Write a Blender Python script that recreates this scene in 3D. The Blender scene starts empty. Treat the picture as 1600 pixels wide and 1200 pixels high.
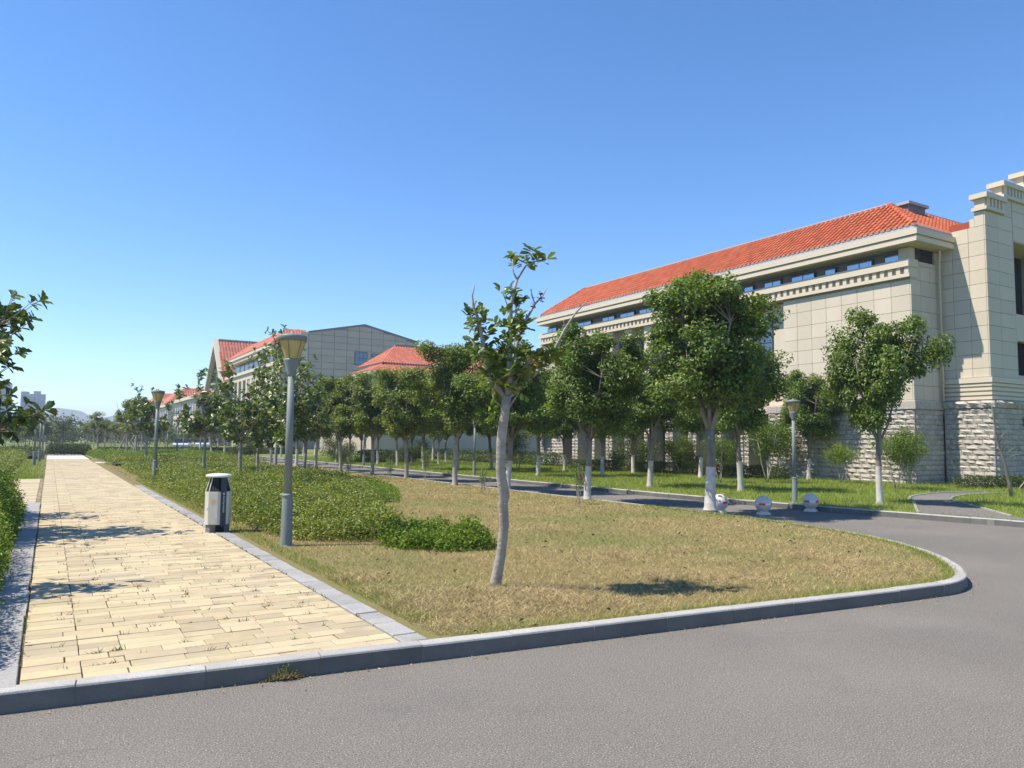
import bpy, math, random
import numpy as np
rnd = random.Random(7); rng = np.random.default_rng(11)
sc = bpy.context.scene; COL = sc.collection

# ------------------------------------------------------------ camera
F = 1190.0; YAW = math.atan(720/1190.0); ROLL = math.radians(0.5); EYE = 1.65
PITCH = math.radians(4.2427)
_cy, _sy, _cp, _sp = math.cos(YAW), math.sin(YAW), math.cos(PITCH), math.sin(PITCH)
FWD = np.array([_sy*_cp, _cy*_cp, _sp]); RT = np.array([_cy, -_sy, 0.0]); UPV = np.cross(RT, FWD)
CR = RT*math.cos(ROLL)+UPV*math.sin(ROLL); CU = -RT*math.sin(ROLL)+UPV*math.cos(ROLL)
from mathutils import Matrix, Vector
cam_d = bpy.data.cameras.new('camera'); cam = bpy.data.objects.new('camera', cam_d); COL.objects.link(cam)
cam_d.sensor_width = 36; cam_d.lens = 36*F/1600; cam_d.clip_end = 9000; cam_d.clip_start = 0.05
mw = Matrix(((CR[0], CU[0], -FWD[0], 0), (CR[1], CU[1], -FWD[1], 0), (CR[2], CU[2], -FWD[2], EYE), (0, 0, 0, 1)))
cam.matrix_world = mw; sc.camera = cam
E0 = np.array([0, 0, EYE])
def ray(u, v): return FWD+CR*((u-800)/F)+CU*((600-v)/F)
def gp(u, v, z=0.12):                        # point on the ground seen at a spot of the photograph
    d = ray(u, v); return E0+d*((z-EYE)/d[2])
def xp(u, v, X): d = ray(u, v); return E0+d*(X/d[0])
def yp(u, v, Y): d = ray(u, v); return E0+d*(Y/d[1])

# ------------------------------------------------------------ light
SUN_EL = math.radians(58); SUN_AZ = math.radians(161)      # azimuth measured from +X towards +Y
sund = Vector((math.cos(SUN_AZ)*math.cos(SUN_EL), math.sin(SUN_AZ)*math.cos(SUN_EL), math.sin(SUN_EL)))
w = bpy.data.worlds.new('World'); sc.world = w; w.use_nodes = True
nt = w.node_tree; nt.nodes.clear()
sky = nt.nodes.new('ShaderNodeTexSky'); sky.sky_type = 'NISHITA'; sky.sun_disc = False
sky.sun_elevation = SUN_EL; sky.sun_rotation = math.radians(90)-SUN_AZ
sky.altitude = 0; sky.air_density = 0.8; sky.dust_density = 0.0; sky.ozone_density = 3.0
bg = nt.nodes.new('ShaderNodeBackground'); bg.inputs[1].default_value = 0.15
wo = nt.nodes.new('ShaderNodeOutputWorld'); hsv = nt.nodes.new('ShaderNodeHueSaturation'); hsv.inputs['Saturation'].default_value = 1.22; hsv.inputs['Hue'].default_value = 0.502
nt.links.new(sky.outputs[0], hsv.inputs['Color']); nt.links.new(hsv.outputs[0], bg.inputs[0]); nt.links.new(bg.outputs[0], wo.inputs[0])
sl = bpy.data.lights.new('sun', 'SUN'); sl.energy = 4.8; sl.angle = math.radians(0.53); sl.color = (1.0, 0.92, 0.79)
so = bpy.data.objects.new('sun', sl); COL.objects.link(so); so.rotation_euler = sund.to_track_quat('Z', 'Y').to_euler()
sc.view_settings.view_transform = 'Standard'; sc.view_settings.look = 'None'; sc.view_settings.gamma = 1
sc.view_settings.use_curve_mapping = False; sc.view_settings.exposure = 0.68

# ------------------------------------------------------------ materials
def mat(name, col, rough=0.8, col2=None, scale=3.0, detail=6, rnd_amt=0.0, bump=0.0, bscale=None, isl=0.0,
        metallic=0.0, spec=0.3, transl=0.0, patches=None, speck=None, coords='obj', lo=0.35, hi=0.65, stretch=None, cracks=False):
    m = bpy.data.materials.new(name); m.use_nodes = True
    N = m.node_tree.nodes; L = m.node_tree.links; b = N['Principled BSDF']
    b.inputs['Roughness'].default_value = rough; b.inputs['Metallic'].default_value = metallic
    b.inputs['Specular IOR Level'].default_value = spec
    if coords == 'world':
        g = N.new('ShaderNodeNewGeometry'); vec = g.outputs['Position']
    else:
        t = N.new('ShaderNodeTexCoord'); vec = t.outputs['Object']
        oi0 = N.new('ShaderNodeObjectInfo'); mm = N.new('ShaderNodeVectorMath'); mm.operation = 'ADD'
        L.new(vec, mm.inputs[0]); sc_ = N.new('ShaderNodeVectorMath'); sc_.operation = 'SCALE'; sc_.inputs['Scale'].default_value = 37.0
        cb = N.new('ShaderNodeCombineXYZ')
        for k in range(3): L.new(oi0.outputs['Random'], cb.inputs[k])
        L.new(cb.outputs[0], sc_.inputs[0]); L.new(sc_.outputs[0], mm.inputs[1]); vec = mm.outputs[0]
    if stretch:
        mp = N.new('ShaderNodeMapping'); mp.inputs['Scale'].default_value = stretch; L.new(vec, mp.inputs[0]); vec = mp.outputs[0]
    def noise(s, d=detail):
        n = N.new('ShaderNodeTexNoise'); n.inputs['Scale'].default_value = s; n.inputs['Detail'].default_value = d
        n.inputs['Roughness'].default_value = 0.6; L.new(vec, n.inputs['Vector']); return n.outputs['Fac']
    def mix(fac, a, c, mode='MIX'):
        x = N.new('ShaderNodeMix'); x.data_type = 'RGBA'; x.blend_type = mode
        if isinstance(fac, float): x.inputs[0].default_value = fac
        else: L.new(fac, x.inputs[0])
        for s, q in ((6, a), (7, c)):
            if isinstance(q, tuple): x.inputs[s].default_value = (*q, 1)
            else: L.new(q, x.inputs[s])
        return x.outputs[2]
    def ramp(fac, a, c):
        r = N.new('ShaderNodeMapRange'); r.inputs[1].default_value = a; r.inputs[2].default_value = c
        L.new(fac, r.inputs[0]); return r.outputs[0]
    out = col
    if col2: out = mix(ramp(noise(scale), lo, hi), col, col2)
    if patches:                                       # list of (colour, scale, lo, hi, amount)
        for pc, ps, a, c, am in patches:
            q = N.new('ShaderNodeMath'); q.operation = 'MULTIPLY'; q.inputs[1].default_value = am
            L.new(ramp(noise(ps, 4), a, c), q.inputs[0]); out = mix(q.outputs[0], out, pc)
    if cracks:
        dn = N.new('ShaderNodeTexNoise'); dn.inputs['Scale'].default_value = 1.5; dn.inputs['Detail'].default_value = 6; L.new(vec, dn.inputs['Vector'])
        dm = N.new('ShaderNodeMix'); dm.data_type = 'VECTOR'; dm.inputs[0].default_value = 0.35; L.new(vec, dm.inputs[4]); L.new(dn.outputs['Color'], dm.inputs[5])
        v = N.new('ShaderNodeTexVoronoi'); v.feature = 'DISTANCE_TO_EDGE'; v.inputs['Scale'].default_value = 0.55; L.new(dm.outputs[1], v.inputs['Vector'])
        c1 = ramp(v.outputs['Distance'], 0.006, 0.0); c2 = N.new('ShaderNodeMath'); c2.operation = 'MULTIPLY'; L.new(c1, c2.inputs[0]); L.new(ramp(noise(0.4, 3), 0.52, 0.62), c2.inputs[1])
        c3 = N.new('ShaderNodeMath'); c3.operation = 'MULTIPLY'; c3.inputs[1].default_value = 0.6; L.new(c2.outputs[0], c3.inputs[0]); out = mix(c3.outputs[0], out, (0.05, 0.047, 0.043))
    if speck:                                         # (colour, scale, amount) small grains
        v = N.new('ShaderNodeTexVoronoi'); v.inputs['Scale'].default_value = speck[1]; L.new(vec, v.inputs['Vector'])
        rr = N.new('ShaderNodeSeparateColor'); L.new(v.outputs['Color'], rr.inputs[0])
        q = N.new('ShaderNodeMath'); q.operation = 'MULTIPLY'; q.inputs[1].default_value = speck[2]
        L.new(ramp(rr.outputs[0], 0.55, 1.0), q.inputs[0]); out = mix(q.outputs[0], out, speck[0])
    if rnd_amt or isl:
        if rnd_amt:
            oi = N.new('ShaderNodeObjectInfo'); src = oi.outputs['Random']; am = rnd_amt
            if isl:
                g2 = N.new('ShaderNodeNewGeometry'); ad = N.new('ShaderNodeMath'); ad.operation = 'ADD'
                L.new(src, ad.inputs[0]); L.new(g2.outputs['Random Per Island'], ad.inputs[1])
                fr = N.new('ShaderNodeMath'); fr.operation = 'FRACT'; L.new(ad.outputs[0], fr.inputs[0]); src = fr.outputs[0]
        else:
            g2 = N.new('ShaderNodeNewGeometry'); src = g2.outputs['Random Per Island']; am = isl
        am = max(rnd_amt, isl)
        hs = N.new('ShaderNodeHueSaturation')
        r = N.new('ShaderNodeMapRange'); r.inputs[3].default_value = 1-am; r.inputs[4].default_value = 1+am
        L.new(src, r.inputs[0]); L.new(r.outputs[0], hs.inputs['Value'])
        m3 = N.new('ShaderNodeMath'); m3.operation = 'MULTIPLY'; m3.inputs[1].default_value = 7.31; L.new(src, m3.inputs[0])
        m4 = N.new('ShaderNodeMath'); m4.operation = 'FRACT'; L.new(m3.outputs[0], m4.inputs[0])
        r2 = N.new('ShaderNodeMapRange'); r2.inputs[3].default_value = 0.5-am*0.05; r2.inputs[4].default_value = 0.5+am*0.05
        L.new(m4.outputs[0], r2.inputs[0]); L.new(r2.outputs[0], hs.inputs['Hue'])
        if isinstance(out, tuple): hs.inputs['Color'].default_value = (*out, 1)
        else: L.new(out, hs.inputs['Color'])
        out = hs.outputs[0]
    if isinstance(out, tuple): b.inputs['Base Color'].default_value = (*out, 1)
    else: L.new(out, b.inputs['Base Color'])
    if bump:
        bm_ = N.new('ShaderNodeBump'); bm_.inputs['Strength'].default_value = bump; bm_.inputs['Distance'].default_value = 0.02
        L.new(noise(bscale or scale*4, 5), bm_.inputs['Height']); L.new(bm_.outputs[0], b.inputs['Normal'])
    if transl:
        tr = N.new('ShaderNodeBsdfTranslucent'); ms = N.new('ShaderNodeMixShader'); ms.inputs[0].default_value = transl
        tint = mix(1.0, out, (1.5, 1.45, 0.6), 'MULTIPLY'); L.new(tint, tr.inputs['Color'])
        L.new(b.outputs[0], ms.inputs[1]); L.new(tr.outputs[0], ms.inputs[2])
        L.new(ms.outputs[0], N['Material Output'].inputs['Surface'])
    return m
M = {}
M['asphalt'] = mat('asphalt', (0.150, 0.137, 0.118), 0.92, (0.192, 0.175, 0.150), 0.22, 8, bump=0.2, bscale=150, coords='world', cracks=True,
    patches=[((0.26, 0.235, 0.20), 0.33, 0.52, 0.75, 0.45), ((0.115, 0.11, 0.105), 0.7, 0.52, 0.75, 0.5), ((0.05, 0.047, 0.043), 90, 0.50, 0.62, 0.75), ((0.48, 0.45, 0.41), 105, 0.57, 0.65, 0.8)], spec=0.2)
M['paver'] = mat('sandstone_paver', (0.50, 0.405, 0.24), 0.85, (0.41, 0.345, 0.225), 3.5, 6, rnd_amt=0.17, isl=0.17, bump=0.3, bscale=60, coords='world', stretch=(1, 1.8, 1),
    patches=[((0.50, 0.27, 0.14), 3.0, 0.60, 0.85, 0.5), ((0.36, 0.34, 0.29), 0.8, 0.52, 0.75, 0.55), ((0.30, 0.22, 0.13), 1.6, 0.56, 0.76, 0.7), ((0.40, 0.32, 0.2), 45, 0.52, 0.66, 0.45)])
M['joint'] = mat('joint_soil', (0.36, 0.28, 0.17), 0.95, (0.12, 0.10, 0.05), 5, coords='world')
M['granite'] = mat('grey_granite', (0.32, 0.305, 0.28), 0.75, (0.25, 0.24, 0.222), 4, rnd_amt=0.12, bump=0.2, bscale=60, coords='world', speck=((0.5, 0.5, 0.5), 150, 0.4))
M['kerb_face'] = mat('kerb_shade_face', (0.15, 0.142, 0.13), 0.7, (0.11, 0.105, 0.098), 3, rnd_amt=0.08, bump=0.2, bscale=60, coords='world', speck=((0.1, 0.1, 0.1), 160, 0.5), patches=[((0.33, 0.30, 0.26), 1.2, 0.6, 0.85, 0.5)])  # kerb granite darkened: shade on the upright face is painted into its colour
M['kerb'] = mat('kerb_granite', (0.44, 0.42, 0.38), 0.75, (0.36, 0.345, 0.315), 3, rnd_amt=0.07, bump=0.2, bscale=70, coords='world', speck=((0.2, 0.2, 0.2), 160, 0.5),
    patches=[((0.38, 0.30, 0.2), 1.5, 0.6, 0.85, 0.35)])
GP = [((0.17, 0.19, 0.055), 0.45, 0.46, 0.66, 0.75), ((0.25, 0.165, 0.075), 0.9, 0.55, 0.75, 0.6), ((0.16, 0.17, 0.05), 3.0, 0.55, 0.75, 0.5)]
M['dry_lawn'] = mat('dry_lawn', (0.24, 0.18, 0.08), 0.95, (0.17, 0.135, 0.055), 25, 6, bump=1.0, bscale=40, coords='world', patches=GP)
M['dry_blade'] = mat('dry_blade', (0.49, 0.385, 0.18), 0.8, (0.33, 0.28, 0.12), 12, 4, isl=0.5, coords='world', transl=0.15, patches=GP)
M['straw'] = mat('loose_straw', (0.47, 0.36, 0.18), 0.85, (0.30, 0.225, 0.11), 4, 4, isl=0.5, coords='world')
M['lawn'] = mat('lawn_soil', (0.17, 0.21, 0.04), 0.95, (0.12, 0.155, 0.033), 12, 5, bump=0.8, bscale=30, coords='world')
M['blade'] = mat('grass_blade', (0.27, 0.32, 0.06), 0.7, (0.19, 0.25, 0.045), 1.2, 5, isl=0.3, coords='world', transl=0.3, patches=[((0.27, 0.26, 0.10), 0.8, 0.55, 0.75, 0.5)])
M['ground'] = mat('ground_far', (0.07, 0.10, 0.03), 0.95, (0.10, 0.10, 0.045), 0.05, 5, coords='world')
M['leaf'] = mat('leaf_green', (0.14, 0.20, 0.03), 0.45, (0.09, 0.15, 0.024), 1.3, 3, rnd_amt=0.18, isl=0.4, transl=0.35, spec=0.4)
M['leaf_mid'] = mat('leaf_mid_green', (0.19, 0.235, 0.035), 0.45, (0.11, 0.165, 0.026), 1.3, 3, rnd_amt=0.22, isl=0.4, transl=0.35, spec=0.4)
M['leaf_b'] = mat('leaf_yellow_green', (0.18, 0.22, 0.035), 0.5, (0.12, 0.17, 0.028), 1.3, 3, rnd_amt=0.15, isl=0.4, transl=0.3, spec=0.4)
M['leaf_mag'] = mat('leaf_magnolia', (0.10, 0.155, 0.03), 0.38, (0.15, 0.19, 0.035), 1.0, 3, isl=0.45, rnd_amt=0.1, transl=0.25, spec=0.5)
M['leaf_dark'] = mat('leaf_dark', (0.06, 0.09, 0.022), 0.55, (0.08, 0.11, 0.028), 1.0, 3, isl=0.35, transl=0.15)
M['leaf_bed'] = mat('leaf_shrub_bed', (0.155, 0.21, 0.035), 0.45, (0.24, 0.27, 0.05), 1.1, 4, isl=0.45, transl=0.25, coords='world', spec=0.4,
    patches=[((0.32, 0.31, 0.035), 0.7, 0.62, 0.72, 0.7), ((0.06, 0.085, 0.02), 2.0, 0.5, 0.7, 0.4)])
M['leaf_hedge'] = mat('leaf_bright_hedge', (0.12, 0.20, 0.02), 0.5, (0.17, 0.24, 0.028), 2.0, 4, isl=0.35, transl=0.3, coords='world')
M['leaf_bright'] = mat('leaf_bright_shrub', (0.20, 0.26, 0.03), 0.5, (0.13, 0.2, 0.03), 2.0, 4, isl=0.35, transl=0.35)
M['leaf_brown'] = mat('leaf_dead', (0.12, 0.07, 0.035), 0.8, isl=0.3)
M['twig'] = mat('twig_mass', (0.07, 0.065, 0.035), 0.95, (0.05, 0.06, 0.025), 8, coords='world')
M['bark'] = mat('bark_grey', (0.27, 0.24, 0.20), 0.9, (0.16, 0.135, 0.11), 7, 6, rnd_amt=0.15, bump=0.7, bscale=25, stretch=(1, 1, 0.35))
M['bark_pale'] = mat('bark_pale', (0.40, 0.36, 0.31), 0.9, (0.27, 0.235, 0.2), 6, 6, rnd_amt=0.1, bump=0.6, bscale=22, stretch=(1, 1, 1.6))
M['whitewash'] = mat('whitewash', (0.56, 0.53, 0.49), 0.9, (0.40, 0.36, 0.32), 5, rnd_amt=0.05, bump=0.5, bscale=25)
M['redband'] = mat('red_paint', (0.25, 0.11, 0.09), 0.9, (0.26, 0.19, 0.16), 12)
M['clad'] = mat('cream_cladding', (0.55, 0.48, 0.372), 0.75, (0.515, 0.447, 0.345), 0.8, rnd_amt=0.055, coords='world', stretch=(1, 1, .12), patches=[((0.40, 0.355, 0.28), 2.2, 0.56, 0.8, 0.35)])
M['clad_joint'] = mat('cladding_joint', (0.33, 0.30, 0.235), 0.9)
M['trim'] = mat('cream_trim', (0.57, 0.495, 0.385), 0.75, (0.56, 0.49, 0.37), 2.0, coords='world', patches=[((0.42, 0.38, 0.3), 1.6, 0.6, 0.85, 0.4)])
M['stone'] = mat('split_stone', (0.46, 0.415, 0.36), 0.9, (0.35, 0.315, 0.275), 9, 6, rnd_amt=0.13, isl=0.1, bump=0.8, bscale=18, coords='world')
M['mortar'] = mat('mortar', (0.22, 0.20, 0.175), 0.95)
M['tile'] = mat('red_roof_tile', (0.47, 0.118, 0.05), 0.8, (0.40, 0.10, 0.045), 2.0, isl=0.16, coords='world', patches=[((0.5, 0.25, 0.12), 0.7, 0.6, 0.8, 0.3)])
M['tile_under'] = mat('roof_under', (0.36, 0.07, 0.035), 0.8, (0.30, 0.06, 0.03), 3)
M['tile_far'] = mat('pink_roof_tile', (0.44, 0.135, 0.075), 0.8, (0.38, 0.115, 0.07), 0.8, isl=0.2, coords='world')
M['tile_end'] = mat('tile_end_plaster', (0.68, 0.58, 0.5), 0.8)
M['grey_wall'] = mat('grey_render', (0.20, 0.20, 0.215), 0.8, (0.17, 0.17, 0.185), 2, coords='world')
M['grey_trim'] = mat('grey_gutter', (0.36, 0.37, 0.385), 0.6)
M['gable'] = mat('gable_panel', (0.47, 0.40, 0.32), 0.8, (0.445, 0.38, 0.305), 0.8, rnd_amt=0.06, coords='world')
M['glass'] = mat('window_glass', (0.32, 0.40, 0.47), 0.05, metallic=0.8, spec=0.9)
M['glass_far'] = mat('far_window_glass', (0.10, 0.14, 0.18), 0.1, metallic=0.5, spec=0.8)
M['glass_dark'] = mat('dark_glass', (0.012, 0.016, 0.028), 0.12, spec=0.6)
M['frame'] = mat('dark_window_frame', (0.05, 0.055, 0.06), 0.5)
M['lampmetal'] = mat('grey_green_lamp_paint', (0.205, 0.23, 0.22), 0.5, (0.175, 0.20, 0.19), 3, spec=0.25)
M['amber'] = mat('amber_lamp_glass', (0.66, 0.52, 0.20), 0.3, (0.56, 0.42, 0.15), 2, spec=0.5, transl=0.25)
M['bin_beige'] = mat('beige_bin_panel', (0.60, 0.58, 0.50), 0.5, (0.55, 0.53, 0.45), 4)
M['bin_cap'] = mat('pale_bin_lid', (0.72, 0.73, 0.70), 0.4, (0.6, 0.61, 0.58), 5)
M['bin_dark'] = mat('dark_bin_metal', (0.045, 0.055, 0.075), 0.5)
M['black'] = mat('black_bin_hollow', (0.012, 0.013, 0.016), 0.7)
M['white'] = mat('white_print', (0.75, 0.76, 0.78), 0.6)
M['orange'] = mat('orange_print', (0.80, 0.42, 0.05), 0.6)
M['bollard'] = mat('pale_granite_ball', (0.72, 0.62, 0.53), 0.5, (0.64, 0.55, 0.47), 8, speck=((0.3, 0.27, 0.25), 90, 0.35))
M['red'] = mat('red_reflective_tape', (0.75, 0.06, 0.05), 0.35)
M['tape_white'] = mat('white_reflective_tape', (0.82, 0.82, 0.82), 0.35)
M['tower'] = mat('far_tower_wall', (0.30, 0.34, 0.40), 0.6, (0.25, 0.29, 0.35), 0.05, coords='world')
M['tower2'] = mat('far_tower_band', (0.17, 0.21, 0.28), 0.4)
M['hill'] = mat('hill_forest', (0.05, 0.08, 0.04), 0.95, (0.07, 0.09, 0.05), 0.01, coords='world')
M['stake'] = mat('timber_stake', (0.36, 0.31, 0.25), 0.9, (0.28, 0.24, 0.19), 6)
M['carpaint'] = mat('silver_car_paint', (0.6, 0.61, 0.63), 0.25, spec=0.6)
M['rubber'] = mat('tyre_rubber', (0.02, 0.02, 0.02), 0.8)
M['flower'] = mat('pink_flower', (0.7, 0.22, 0.2), 0.6, isl=0.2)
M['seat_stone'] = mat('pale_stone_cube', (0.55, 0.52, 0.47), 0.8, (0.47, 0.44, 0.4), 5)

# ------------------------------------------------------------ builders
def tag(o, label=None, cat=None, group=None, kind=None):
    if label: o['label'] = label
    if cat: o['category'] = cat
    if group: o['group'] = group
    if kind: o['kind'] = kind
    return o
def link(name, me, parent=None):
    o = bpy.data.objects.new(name, me); COL.objects.link(o)
    if parent is not None: o.parent = parent
    return o
def empty(name, loc, rz=0, label=None, cat=None, group=None, kind=None):
    o = bpy.data.objects.new(name, None); COL.objects.link(o); o.location = loc; o.rotation_euler = (0, 0, rz)
    o.empty_display_size = 0.2
    return tag(o, label, cat, group, kind)
def copy_tree(o, parent=None):
    c = o.copy(); COL.objects.link(c)
    if parent is not None: c.parent = parent
    for ch in KIDS.get(o.name, []): copy_tree_child(ch, c)
    return c
KIDS = {}
def copy_tree_child(ch, c):
    d = ch.copy(); COL.objects.link(d); d.parent = c
    for g in KIDS.get(ch.name, []):
        e = g.copy(); COL.objects.link(e); e.parent = d
def remember(root):
    ks = [o for o in COL.objects if o.parent == root]; KIDS[root.name] = ks
    for k in ks: KIDS[k.name] = [o for o in COL.objects if o.parent == k]
class MB:
    def __init__(s): s.v = []; s.f = []; s.m = []; s.mi = 0
    def add(s, vs, fs):
        n = len(s.v); s.v += [tuple(map(float, p)) for p in vs]; s.f += [tuple(i+n for i in f) for f in fs]; s.m += [s.mi]*len(fs); return s
    def box(s, a, b):
        x0, y0, z0 = a; x1, y1, z1 = b
        return s.add([(x0,y0,z0),(x1,y0,z0),(x1,y1,z0),(x0,y1,z0),(x0,y0,z1),(x1,y0,z1),(x1,y1,z1),(x0,y1,z1)],
                     [(0,3,2,1),(4,5,6,7),(0,1,5,4),(1,2,6,5),(2,3,7,6),(3,0,4,7)])
    def prism(s, poly, z0, z1):
        n = len(poly)
        return s.add([(x, y, z0) for x, y in poly]+[(x, y, z1) for x, y in poly],
            [tuple(range(n-1, -1, -1)), tuple(range(n, 2*n))]+[(i, (i+1) % n, n+(i+1) % n, n+i) for i in range(n)])
    def tube(s, pts, rad, n=8, cap=True):
        pts = [np.array(p, float) for p in pts]; base = len(s.v); V = []; Fc = []
        ref = np.array([0.3, 0.9, 0.1])
        for i, p in enumerate(pts):
            t = pts[min(i+1, len(pts)-1)]-pts[max(i-1, 0)]; t = t/(np.linalg.norm(t)+1e-9)
            a = np.cross(t, ref); a /= np.linalg.norm(a)+1e-9; b = np.cross(t, a)
            for k in range(n):
                q = 2*math.pi*k/n; V.append(p+rad[i]*(a*math.cos(q)+b*math.sin(q)))
        for i in range(len(pts)-1):
            for k in range(n):
                Fc.append((i*n+k, i*n+(k+1) % n, (i+1)*n+(k+1) % n, (i+1)*n+k))
        if cap: Fc.append(tuple(range(n-1, -1, -1))); Fc.append(tuple(range((len(pts)-1)*n, len(pts)*n)))
        return s.add(V, Fc)
    def lathe(s, prof, n=20, c=(0, 0, 0), cap=True):
        V = []; Fc = []
        for r, z in prof:
            for k in range(n): V.append((c[0]+r*math.cos(2*math.pi*k/n), c[1]+r*math.sin(2*math.pi*k/n), c[2]+z))
        for i in range(len(prof)-1):
            for k in range(n): Fc.append((i*n+k, i*n+(k+1) % n, (i+1)*n+(k+1) % n, (i+1)*n+k))
        if cap: Fc.append(tuple(range(n-1, -1, -1))); Fc.append(tuple(range((len(prof)-1)*n, len(prof)*n)))
        return s.add(V, Fc)
    def mesh(s, name, mats, smooth=False):
        me = bpy.data.meshes.new(name); me.from_pydata(s.v, [], s.f)
        for m_ in (mats if isinstance(mats, (list, tuple)) else [mats]): me.materials.append(m_)
        if any(s.m): me.polygons.foreach_set('material_index', s.m)
        if smooth: me.polygons.foreach_set('use_smooth', [True]*len(s.f))
        me.update(); return me
    def build(s, name, mats, parent=None, smooth=False): return link(name, s.mesh(name, mats, smooth), parent)
def np_mesh(name, V, Fa, m, mi=None):
    V = np.asarray(V, np.float32); Fa = np.asarray(Fa, np.int32); k = Fa.shape[1]
    me = bpy.data.meshes.new(name); me.vertices.add(len(V)); me.vertices.foreach_set('co', V.ravel())
    me.loops.add(Fa.size); me.loops.foreach_set('vertex_index', Fa.ravel())
    me.polygons.add(len(Fa)); me.polygons.foreach_set('loop_start', np.arange(0, Fa.size, k, dtype=np.int32))
    for q in (m if isinstance(m, (list, tuple)) else [m]): me.materials.append(q)
    if mi is not None: me.polygons.foreach_set('material_index', np.asarray(mi, np.int32))
    me.update(calc_edges=True); return me
def unit(a): return a/(np.linalg.norm(a, axis=-1, keepdims=True)+1e-9)
def leaves(P, Nn, size, ratio=0.5, fold=0.25, r=rng):
    """folded leaf blades: P base points, Nn rough normals, size (N,)"""
    N = len(P); T = unit(np.cross(Nn, r.normal(size=(N, 3)))); B = np.cross(unit(Nn), T); Nn = unit(Nn)
    s = size[:, None]; b = P-T*s*0.5; t = P+T*s*0.5-Nn*s*fold*0.5
    c1 = P+B*s*ratio*0.5+Nn*s*fold*0.4; c2 = P-B*s*ratio*0.5+Nn*s*fold*0.4
    V = np.stack([b, c1, t, c2], 1).reshape(-1, 3); i = np.arange(N)[:, None]*4
    return V, np.concatenate([i+[0, 1, 2], i+[0, 2, 3]], 0)
def big_leaves(P, D, size, Nn, ratio=0.48):
    """obovate leaves: attached at P, pointing along D"""
    N = len(P); D = unit(D); Nn = unit(Nn-D*np.sum(Nn*D, 1, keepdims=True)); B = np.cross(D, Nn); s = size[:, None]
    pts = [P, P+D*s*0.35+B*s*ratio*0.35+Nn*s*0.06, P+D*s*0.75+B*s*ratio*0.5+Nn*s*0.04, P+D*s*1.0-Nn*s*0.10,
           P+D*s*0.75-B*s*ratio*0.5+Nn*s*0.04, P+D*s*0.35-B*s*ratio*0.35+Nn*s*0.06]
    V = np.stack(pts, 1).reshape(-1, 3); i = np.arange(N)[:, None]*6
    return V, np.concatenate([i+[0, 1, 2, 3], i+[0, 3, 4, 5]], 0)

_chb = {}
def chamfer_mesh(dx, dy, dz, c, m, key=None):
    k = (round(dx, 3), round(dy, 3), round(dz, 3), c, m.name, key)
    if k in _chb: return _chb[k]
    a, b, e = dx/2, dy/2, dz/2
    mb = MB(); V = []; Fc = []
    for sx in (-1, 1):
        for sy in (-1, 1):
            for sz in (-1, 1):
                V += [(sx*a, sy*(b-c), sz*(e-c)), (sx*(a-c), sy*b, sz*(e-c)), (sx*(a-c), sy*(b-c), sz*e)]
    import bmesh
    bm = bmesh.new()
    for p in V: bm.verts.new(p)
    bmesh.ops.convex_hull(bm, input=bm.verts); me = bpy.data.meshes.new('piece')
    bmesh.ops.dissolve_limit(bm, angle_limit=0.01, verts=bm.verts, edges=bm.edges)
    bm.to_mesh(me); bm.free(); me.materials.append(m); _chb[k] = me; return me
def piece(name, parent, lo, hi, m, c=0.006):
    d = [hi[i]-lo[i] for i in range(3)]
    o = link(name, chamfer_mesh(d[0], d[1], d[2], c, m), parent)
    o.location = [(lo[i]+hi[i])/2 for i in range(3)]; return o
# rough split stone: face towards -X, unit box, scaled per block
def rough_block_mesh(seed, m):
    r = random.Random(seed); mb = MB(); ny, nz = 4, 3; V = []
    for j in range(nz+1):
        for i in range(ny+1):
            y = -0.5+i/ny; z = -0.5+j/nz
            edge = i in (0, ny) or j in (0, nz)
            x = -0.5 if edge else -0.5-r.uniform(0.25, 0.75)-0.25*(j >= 2)+0.1*(j < 2)
            if not edge: y += r.uniform(-.06, .06); z += r.uniform(-.08, .08)
            V.append((x, y, z))
    n = len(V); V += [(0.5, -0.5, -0.5), (0.5, 0.5, -0.5), (0.5, 0.5, 0.5), (0.5, -0.5, 0.5)]
    Fc = []
    for j in range(nz):
        for i in range(ny):
            a = j*(ny+1)+i; Fc.append((a, a+ny+1, a+ny+2, a+1))
    Fc.append((n, n+3)+tuple(j*(ny+1) for j in range(nz, -1, -1)))
    Fc.append((n+1,)+tuple(j*(ny+1)+ny for j in range(nz+1))+(n+2,))
    Fc.append((n+1, n)+tuple(range(0, ny+1)))
    Fc.append((n+3, n+2)+tuple(nz*(ny+1)+i for i in range(ny, -1, -1)))
    mb.add(V, Fc); return mb
RB = [rough_block_mesh(s, None) for s in range(8)]
RBM = [b.mesh('stone_block', M['stone']) for b in RB]

# ------------------------------------------------------------ polyline helpers
def smooth_line(pts, step=0.08):
    pts = [np.array(p, float) for p in pts]; out = []
    P = [2*pts[0]-pts[1]]+pts+[2*pts[-1]-pts[-2]]
    for i in range(1, len(P)-2):
        p0, p1, p2, p3 = P[i-1:i+3]; n = max(2, int(np.linalg.norm(p2-p1)/step))
        # centripetal-like: limit tangents by segment length
        l = np.linalg.norm(p2-p1); m1 = (p2-p0)/max(np.linalg.norm(p2-p0), 1e-6)*l; m2 = (p3-p1)/max(np.linalg.norm(p3-p1), 1e-6)*l
        for k in range(n):
            t = k/n; out.append((2*t**3-3*t*t+1)*p1+(t**3-2*t*t+t)*m1+(-2*t**3+3*t*t)*p2+(t**3-t*t)*m2)
    out.append(pts[-1]); return np.array(out)
def inward(line):
    t = np.gradient(line, axis=0); t /= np.linalg.norm(t, axis=1)[:, None]; return np.stack([-t[:, 1], t[:, 0]], 1)
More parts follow.
